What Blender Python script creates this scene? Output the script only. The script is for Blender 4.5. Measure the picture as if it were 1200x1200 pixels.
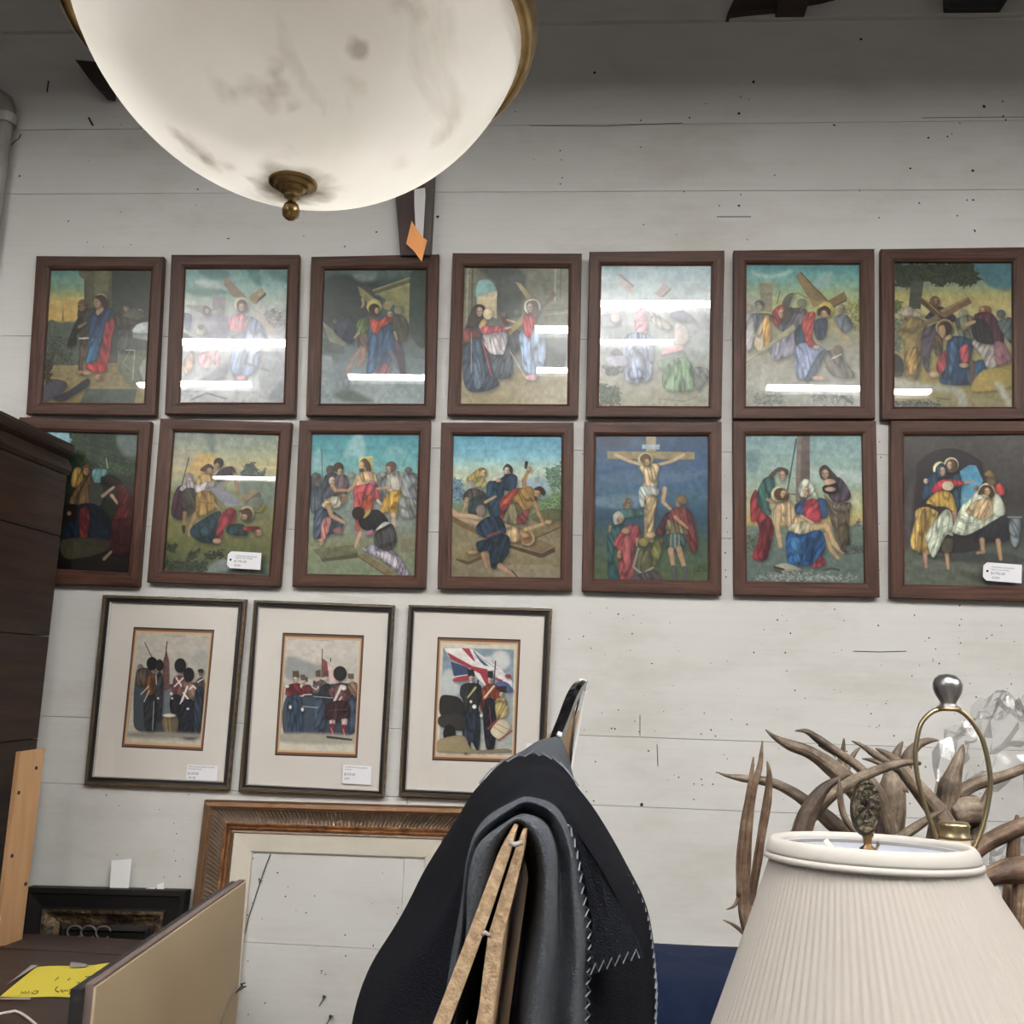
import bpy, bmesh, math, random
import numpy as np
from mathutils import Vector, Matrix, noise as mnoise
random.seed(7); np.random.seed(7)
for o in list(bpy.data.objects): bpy.data.objects.remove(o)
SC=bpy.context.scene; COL=SC.collection
R=math.radians
# ---------------------------------------------------------------- camera
F=1130.0; EYE=1.6
YAW,PITCH,ROLL=R(4.146),R(9.823),R(1.809)
fw=Vector((-math.sin(YAW)*math.cos(PITCH),math.cos(YAW)*math.cos(PITCH),math.sin(PITCH)))
_r=Vector((math.cos(YAW),math.sin(YAW),0)); _u=_r.cross(fw)
rt=_r*math.cos(ROLL)+_u*math.sin(ROLL); up=_u*math.cos(ROLL)-_r*math.sin(ROLL)
camd=bpy.data.cameras.new('camera'); cam=bpy.data.objects.new('camera',camd); COL.objects.link(cam)
camd.sensor_width=36; camd.lens=36*F/1200; camd.clip_start=.02
cam.matrix_world=Matrix(((rt.x,up.x,-fw.x,0),(rt.y,up.y,-fw.y,0),(rt.z,up.z,-fw.z,EYE),(0,0,0,1)))
SC.camera=cam
CAM=Vector((0,0,EYE))
# ---------------------------------------------------------------- world, exposure
SC.view_settings.view_transform='Standard'; SC.view_settings.look='None'
SC.view_settings.exposure=0.2; SC.view_settings.gamma=1.0; SC.view_settings.use_curve_mapping=False
w=bpy.data.worlds.new('world'); SC.world=w; w.use_nodes=True
w.node_tree.nodes['Background'].inputs[0].default_value=(1.0,.985,.96,1)
w.node_tree.nodes['Background'].inputs[1].default_value=0.13
LAMP_Z=3.95; LAMP_L=160.0
# ---------------------------------------------------------------- helpers
def ray(px,py): return (fw+rt*((px-600)/F)+up*((600-py)/F))
def at(px,py,Y):                      # point seen at a pixel, on the upright plane y=Y
    d=ray(px,py); return CAM+d*(Y/d.y)
def atz(px,py,z):
    d=ray(px,py); return CAM+d*((z-EYE)/d.z)
def onp(px,py,p0,n):
    d=ray(px,py); return CAM+d*((p0-CAM).dot(n)/d.dot(n))
def s2l(c):
    return c/12.92 if c<=.04045 else ((c+.055)/1.055)**2.4
def hexc(h,k=1.0):
    return tuple(min(1,s2l(int(h[i:i+2],16)/255)*k) for i in (0,2,4))
MATS={}
def N(nt,t,**kw):
    n=nt.nodes.new(t)
    for k,v in kw.items(): setattr(n,k,v)
    return n
def mat(name,col,rough=.6,metal=0,spec=.5,noise=None,bump=0,bscale=40,coord='Object',stretch=(1,1,1),col2=None,fac=(.35,.65),detail=4,trans=0,emit=0,sheen=0):
    if name in MATS: return MATS[name]
    m=bpy.data.materials.new(name); m.use_nodes=True; nt=m.node_tree; b=nt.nodes['Principled BSDF']
    b.inputs['Base Color'].default_value=(*col,1); b.inputs['Roughness'].default_value=rough
    b.inputs['Metallic'].default_value=metal; b.inputs['Specular IOR Level'].default_value=spec
    if sheen: b.inputs['Sheen Weight'].default_value=sheen
    if emit: b.inputs['Emission Color'].default_value=(*col,1); b.inputs['Emission Strength'].default_value=emit
    if noise or bump:
        tc=N(nt,'ShaderNodeTexCoord'); mp=N(nt,'ShaderNodeMapping'); mp.inputs['Scale'].default_value=stretch
        nt.links.new(tc.outputs[coord],mp.inputs['Vector'])
    if noise:
        nz=N(nt,'ShaderNodeTexNoise'); nz.inputs['Scale'].default_value=noise; nz.inputs['Detail'].default_value=detail
        nt.links.new(mp.outputs[0],nz.inputs['Vector'])
        rp=N(nt,'ShaderNodeValToRGB'); c2=col2 or tuple(x*.7 for x in col)
        rp.color_ramp.elements[0].position=fac[0]; rp.color_ramp.elements[0].color=(*c2,1)
        rp.color_ramp.elements[1].position=fac[1]; rp.color_ramp.elements[1].color=(*col,1)
        nt.links.new(nz.outputs[0],rp.inputs[0]); nt.links.new(rp.outputs[0],b.inputs['Base Color'])
    if bump:
        nb=N(nt,'ShaderNodeTexNoise'); nb.inputs['Scale'].default_value=bscale; nb.inputs['Detail'].default_value=6
        nt.links.new(mp.outputs[0],nb.inputs['Vector'])
        bp=N(nt,'ShaderNodeBump'); bp.inputs['Strength'].default_value=bump; bp.inputs['Distance'].default_value=.01
        nt.links.new(nb.outputs[0],bp.inputs['Height']); nt.links.new(bp.outputs[0],b.inputs['Normal'])
    MATS[name]=m; return m
def tag(o,label=None,cat=None,group=None,kind=None):
    if label: o['label']=label
    if cat: o['category']=cat
    if group: o['group']=group
    if kind: o['kind']=kind
    return o
def empty(name,loc,label,cat,group=None):
    o=bpy.data.objects.new(name,None); COL.objects.link(o); o.location=loc; o.empty_display_size=.05
    return tag(o,label,cat,group)
def wloc(o):
    p=Vector((0,0,0))
    while o is not None: p=p+Vector(o.location); o=o.parent
    return p
class MB:
    def __init__(s): s.v=[]; s.f=[]; s.m=[]; s.uv=[]; s.hasuv=False
    def add(s,vs,fs,mi=0,uvs=None):
        b=len(s.v); s.v+= [tuple(v) for v in vs]
        for i,f in enumerate(fs):
            s.f.append([b+k for k in f]); s.m.append(mi)
            if uvs: s.uv.append(uvs[i]); s.hasuv=True
            else: s.uv.append(None)
    def quad(s,a,b,c,d,mi=0,uv=None): s.add([a,b,c,d],[(0,1,2,3)],mi,[uv] if uv else None)
    def box(s,p0,p1,mi=0):
        x0,y0,z0=p0; x1,y1,z1=p1
        s.hexa([(x0,y0,z0),(x1,y0,z0),(x1,y1,z0),(x0,y1,z0)],[(x0,y0,z1),(x1,y0,z1),(x1,y1,z1),(x0,y1,z1)],mi)
    def hexa(s,b,t,mi=0):
        n=len(b); s.add(list(b)+list(t),[tuple(range(n))[::-1],tuple(range(n,2*n))]+[(i,(i+1)%n,n+(i+1)%n,n+i) for i in range(n)],mi)
    def slab(s,poly,off,mi=0):
        off=Vector(off); s.hexa([Vector(p) for p in poly],[Vector(p)+off for p in poly],mi)
    def tube(s,pts,rs,seg=8,mi=0,cap=True,flat=None,uv=False):
        pts=[Vector(p) for p in pts]; n=len(pts)
        if not hasattr(rs,'__len__'): rs=[rs]*n
        t0=(pts[1]-pts[0]).normalized(); a=Vector((0,0,1)) if abs(t0.z)<.9 else Vector((1,0,0)); u=t0.cross(a).normalized()
        vs=[];fs=[]
        for i in range(n):
            t=(pts[min(i+1,n-1)]-pts[max(i-1,0)]).normalized(); u=(u-t*u.dot(t)).normalized(); v=t.cross(u)
            for k in range(seg):
                an=2*math.pi*k/seg; vs.append(pts[i]+(u*math.cos(an)+v*math.sin(an)*(flat or 1))*rs[i])
        for i in range(n-1):
            for k in range(seg): fs.append((i*seg+k,i*seg+(k+1)%seg,(i+1)*seg+(k+1)%seg,(i+1)*seg+k))
        uvs=None
        if uv:
            ln=[0.0]
            for a_,b_ in zip(pts,pts[1:]): ln.append(ln[-1]+(b_-a_).length)
            uvs=[[(ln[i],k/seg),(ln[i],(k+1)/seg),(ln[i+1],(k+1)/seg),(ln[i+1],k/seg)] for i in range(n-1) for k in range(seg)]
            if cap: uvs+=[[(0,q/seg) for q in range(seg)],[(ln[-1],q/seg) for q in range(seg)]]
        if cap: fs.append(tuple(range(seg))[::-1]); fs.append(tuple(range((n-1)*seg,n*seg)))
        s.add(vs,fs,mi,uvs)
    def lathe(s,prof,c=(0,0,0),seg=32,mi=0,axis=None,close=False):
        c=Vector(c); ax=Vector(axis or (0,0,1)).normalized()
        a=Vector((1,0,0)) if abs(ax.x)<.9 else Vector((0,1,0)); u=(a-ax*a.dot(ax)).normalized(); v=ax.cross(u)
        vs=[];fs=[];n=len(prof)
        for r,z in prof:
            for k in range(seg):
                an=2*math.pi*k/seg; vs.append(c+ax*z+(u*math.cos(an)+v*math.sin(an))*r)
        for i in range(n-1):
            for k in range(seg): fs.append((i*seg+k,i*seg+(k+1)%seg,(i+1)*seg+(k+1)%seg,(i+1)*seg+k))
        if close:
            for k in range(seg): fs.append(((n-1)*seg+k,(n-1)*seg+(k+1)%seg,(k+1)%seg,k))
        s.add(vs,fs,mi)
    def grid(s,rows,mi=0):                # rows of equal-length point lists; mi may be a function of the row
        m=len(rows[0]); vs=[p for r in rows for p in r]
        for i in range(len(rows)-1):
            pass
        b=len(s.v); s.v+=[tuple(v) for v in vs]
        for i in range(len(rows)-1):
            for k in range(m-1):
                s.f.append([b+i*m+k,b+i*m+k+1,b+(i+1)*m+k+1,b+(i+1)*m+k]); s.m.append(mi(i,k) if callable(mi) else mi); s.uv.append(None)
    def build(s,name,mats,parent=None,smooth=False,bevel=0,sub=0,loc=None,solid=0):
        if not isinstance(mats,(list,tuple)): mats=[mats]
        me=bpy.data.meshes.new(name)
        if parent is not None: base=wloc(parent)
        elif loc is not None: base=Vector(loc)
        else:
            xs=np.array(s.v); base=Vector(((xs[:,0].min()+xs[:,0].max())/2,(xs[:,1].min()+xs[:,1].max())/2,xs[:,2].min()))
        me.from_pydata([tuple(Vector(v)-base) for v in s.v],[],s.f)
        for m in mats: me.materials.append(m)
        me.polygons.foreach_set('material_index',s.m)
        if s.hasuv:
            ul=me.uv_layers.new(name='UVMap'); k=0
            for f,uv in zip(s.f,s.uv):
                for j in range(len(f)):
                    if uv: ul.data[k].uv=uv[j]
                    k+=1
        bm=bmesh.new(); bm.from_mesh(me); bmesh.ops.recalc_face_normals(bm,faces=bm.faces); bm.to_mesh(me); bm.free()
        if smooth: me.polygons.foreach_set('use_smooth',[True]*len(me.polygons))
        me.update()
        o=bpy.data.objects.new(name,me); COL.objects.link(o)
        if parent is not None: o.parent=parent
        else: o.location=base
        if solid: md=o.modifiers.new('s','SOLIDIFY'); md.thickness=solid
        if bevel: md=o.modifiers.new('b','BEVEL'); md.width=bevel; md.segments=2; md.limit_method='ANGLE'
        if sub: md=o.modifiers.new('d','SUBSURF'); md.levels=sub; md.render_levels=sub
        return o
def smooth_line(pts,n=8,closed=False):
    P=[Vector(p) for p in pts]; out=[]; m=len(P)
    rng=range(m) if closed else range(m-1)
    for i in rng:
        p0=P[(i-1)%m] if closed or i>0 else P[0]; p1=P[i]; p2=P[(i+1)%m]; p3=P[(i+2)%m] if closed or i+2<m else P[-1]
        for k in range(n):
            t=k/n; out.append(.5*((2*p1)+(p2-p0)*t+(2*p0-5*p1+4*p2-p3)*t*t+(3*p1-p0-3*p2+p3)*t**3))
    if not closed: out.append(P[-1])
    return out
# ---------------------------------------------------------------- lamps of the shop (their reflections show in the picture glass)
lamp_white=mat('lamp_housing_white',(.75,.75,.72),.4)
tube_m=mat('fluorescent_tube',(1.0,.98,.95),.5,emit=LAMP_L)
def strip_light(x0,x1,y,z=LAMP_Z):
    t=empty('fluorescent_strip_light',((x0+x1)/2,y,z+.13),'white fluorescent strip light under the shop ceiling','ceiling light','fluorescent strip lights')
    h=MB(); xs=(x0-.04,x1+.04)
    h.box((xs[0],y-.09,z+.04),(xs[1],y+.09,z+.13))
    h.box((xs[0],y-.14,z-.02),(xs[1],y-.125,z+.06)); h.box((xs[0],y+.125,z-.02),(xs[1],y+.14,z+.06))
    h.box((xs[0],y-.14,z+.045),(xs[1],y-.09,z+.06)); h.box((xs[0],y+.09,z+.045),(xs[1],y+.14,z+.06))
    h.build('housing',lamp_white,t)
    for d in (-.022,.022):
        b=MB(); b.tube([(x0,y+d,z),(x1,y+d,z)],.019,10); b.build('tube',tube_m,t,smooth=True)
    for x in (x0+.3,x1-.3): r=MB(); r.tube([(x,y,z+.13),(x,y,4.55)],.006,6); r.build('hanger_rod',lamp_white,t)
WALL=3.4
def mirx(px,py,Y): return at(px,py,2*WALL-Y).x
for a,b in ((180,352),(628,858)): strip_light(mirx(a,400,.2),mirx(b,370,.2),.2)
for a,b in ((166,296),(412,503),(628,786),(898,1086)): strip_light(mirx(a,450,-.8),mirx(b,440,-.8),-.8)
strip_light(3.2,5.4,.2)
strip_light(mirx(252,565,-4.8),mirx(322,565,-4.8),-4.8)
for x in (4.6,): strip_light(x,x+2.0,-3.2)
# ---------------------------------------------------------------- room
def wall_material():
    m=bpy.data.materials.new('painted_boards'); m.use_nodes=True; nt=m.node_tree; b=nt.nodes['Principled BSDF']; L=nt.links.new
    b.inputs['Roughness'].default_value=.55; b.inputs['Specular IOR Level'].default_value=.25
    tc=N(nt,'ShaderNodeTexCoord')
    def nz(scale,st,detail=5,rough=.6):
        mp=N(nt,'ShaderNodeMapping'); mp.inputs['Scale'].default_value=st; L(tc.outputs['Object'],mp.inputs[0])
        n=N(nt,'ShaderNodeTexNoise'); n.inputs['Scale'].default_value=scale; n.inputs['Detail'].default_value=detail; n.inputs['Roughness'].default_value=rough
        L(mp.outputs[0],n.inputs['Vector']); return n.outputs[0]
    def ramp(src,p0,c0,p1,c1):
        r=N(nt,'ShaderNodeValToRGB'); e=r.color_ramp.elements; e[0].position=p0; e[0].color=(*c0,1); e[1].position=p1; e[1].color=(*c1,1); L(src,r.inputs[0]); return r.outputs[0]
    def mul(a,c):
        x=N(nt,'ShaderNodeMix',data_type='RGBA',blend_type='MULTIPLY'); x.inputs[0].default_value=1; L(a,x.inputs[6]); L(c,x.inputs[7]); return x.outputs[2]
    base=ramp(nz(1.1,(1,1,1.6)),.3,(.53,.52,.495),.7,(.60,.592,.57))
    grime=ramp(nz(3.2,(.5,1,1.4),8,.7),.28,(.86,.83,.78),.5,(1,1,1))
    streak=ramp(nz(5,(.25,1,14),6),.30,(.965,.96,.95),.55,(1,1,1))
    c=mul(mul(base,grime),streak)
    L(c,b.inputs['Base Color'])
    bp=N(nt,'ShaderNodeBump'); bp.inputs['Strength'].default_value=.08; bp.inputs['Distance'].default_value=.003
    L(nz(9,(.3,1,12),6),bp.inputs['Height']); L(bp.outputs[0],b.inputs['Normal'])
    return m
wallm=wall_material()
seam_z=[0.0]
for p in ((380,1109),(930,953),(760,864.5),(855,631),(855,530),(1030,400),(100,227),(700,146),(600,30)):
    seam_z.append(at(*p,WALL).z)
seam_z+= [4.55]
seam_z=sorted(seam_z)
wb=MB()
X0,X1=-4.5,6.0
for i in range(len(seam_z)-1):
    z0,z1=seam_z[i],seam_z[i+1]; y=WALL
    if z0>=seam_z[-2]-.001: y=WALL-.02
    cuts=[X0,X1]
    cuts=[X0,X1]
    if i in (1,2): cuts=[X0,at(472,1040,WALL).x,X1]
    for a,b in zip(cuts,cuts[1:]): wb.box((a+.0006,y,z0+.0007),(b-.0006,y+.03,z1-.0007))
wall=wb.build('wall_back',wallm,loc=(0,WALL,0)); tag(wall,'grey-white painted board wall with nail holes and dark seams','wall',kind='structure')
md=wall.modifiers.new('b','BEVEL'); md.width=.0012; md.segments=1
gb=MB(); gb.box((X0,WALL+.012,0),(X1,WALL+.05,4.55)); gb.build('seam_backing',mat('seam_dark',(.035,.03,.027),.9),wall)
nh=MB()
def speck(px,py,r=.002,sx=1.0):
    p=at(px,py,WALL); k=8
    nh.add([(p.x+math.cos(a*2*math.pi/k)*r*sx*random.uniform(.7,1.2),WALL-.0006,p.z+math.sin(a*2*math.pi/k)*r*random.uniform(.7,1.2)) for a in range(k)],[tuple(range(k))])
rn=random.Random(4)
for _ in range(150): speck(rn.uniform(660,1190),rn.uniform(705,945),rn.uniform(.0014,.0032))
for _ in range(70): speck(rn.uniform(20,1190),rn.uniform(110,292),rn.uniform(.0018,.004),rn.uniform(.8,1.6))
for _ in range(26): speck(rn.uniform(290,490),rn.uniform(1005,1190),rn.uniform(.0016,.003))
for _ in range(14): speck(rn.uniform(100,240),rn.uniform(930,1030),rn.uniform(.0014,.0028))
for x in (353,518,685,852,1031):
    for _ in range(7): speck(x+rn.uniform(-3,3),rn.uniform(500,690),rn.uniform(.0015,.003))
for x,y,r in ((866,133,.006),(883,96,.006),(808,138,.004),(1009,46,.006),(697,85,.006),(1153,125,.007),(1175,119,.004),(1140,200,.006),(1142,270,.004),(513,254,.006),(843,241,.003),(866,241,.005),(752,943,.006),(868,228,.003),(590,1095,.004),(760,880,.003),(606,84,.003)): speck(x,y,r)
nh.build('nail_hole',mat('nail_hole_dark',(.02,.018,.016),.9),wall)['kind']='stuff'
cr=MB()
def scratch(pts,r=.0012,Y=WALL-.001): cr.tube([at(x,y,Y) for x,y in pts],r,5)
scratch([(1000,763),(1030,764),(1062,763)]); scratch([(104,138),(109,147)],.004); scratch([(57,95),(55,108)],.003)
scratch([(13,170),(18,165),(22,163),(25,157)],.002); scratch([(840,254),(880,254)],.0015); scratch([(750,838),(750,862)],.001); scratch([(770,872),(771,898)],.001)
scratch([(620,147),(700,148),(800,144)],.001); scratch([(1080,138),(1200,137)],.001)
cr.build('scratch',MATS['nail_hole_dark'],wall)
fl=MB(); fl.box((-7,-9,-.1),(8,WALL+.05,0)); tag(fl.build('floor',mat('shop_floor',(.16,.14,.125),.7,noise=3,col2=(.1,.09,.08))),'dim shop floor below the picture','floor',kind='structure')
ce=MB(); ce.box((-7,-9,4.55),(8,WALL+.05,4.65))
tag(ce.build('ceiling',mat('shop_ceiling',(.22,.21,.2),.8,noise=2,col2=(.16,.15,.14))),'dark shop ceiling','ceiling',kind='structure')
# pipe on the left
pm=mat('pipe_paint',(.47,.44,.40),.5,noise=8,col2=(.36,.33,.29))
pp=empty('vertical_pipe',at(6,480,3.362),'painted vertical pipe with an elbow at the left edge of the wall','pipe')
b=MB(); b.tube([at(8,140,3.362)]+[Vector((at(8,140,3.362).x,3.362,z)) for z in (2.6,1.9,1.0,.02)],.026,16); b.build('pipe_run',pm,pp,smooth=True)
e0=at(8,140,3.362); b=MB(); b.tube([e0,e0+Vector((0,0,.04)),e0+Vector((-.012,-.005,.075)),e0+Vector((-.05,-.01,.1)),e0+Vector((-.14,-.02,.105))],.031,16)
b.build('pipe_elbow',mat('pipe_dark',(.2,.18,.16),.5),pp,smooth=True)
b=MB(); b.tube([e0-Vector((0,0,.02)),e0+Vector((0,0,.02))],.036,16); b.build('pipe_collar',pm,pp,smooth=False)
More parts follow.
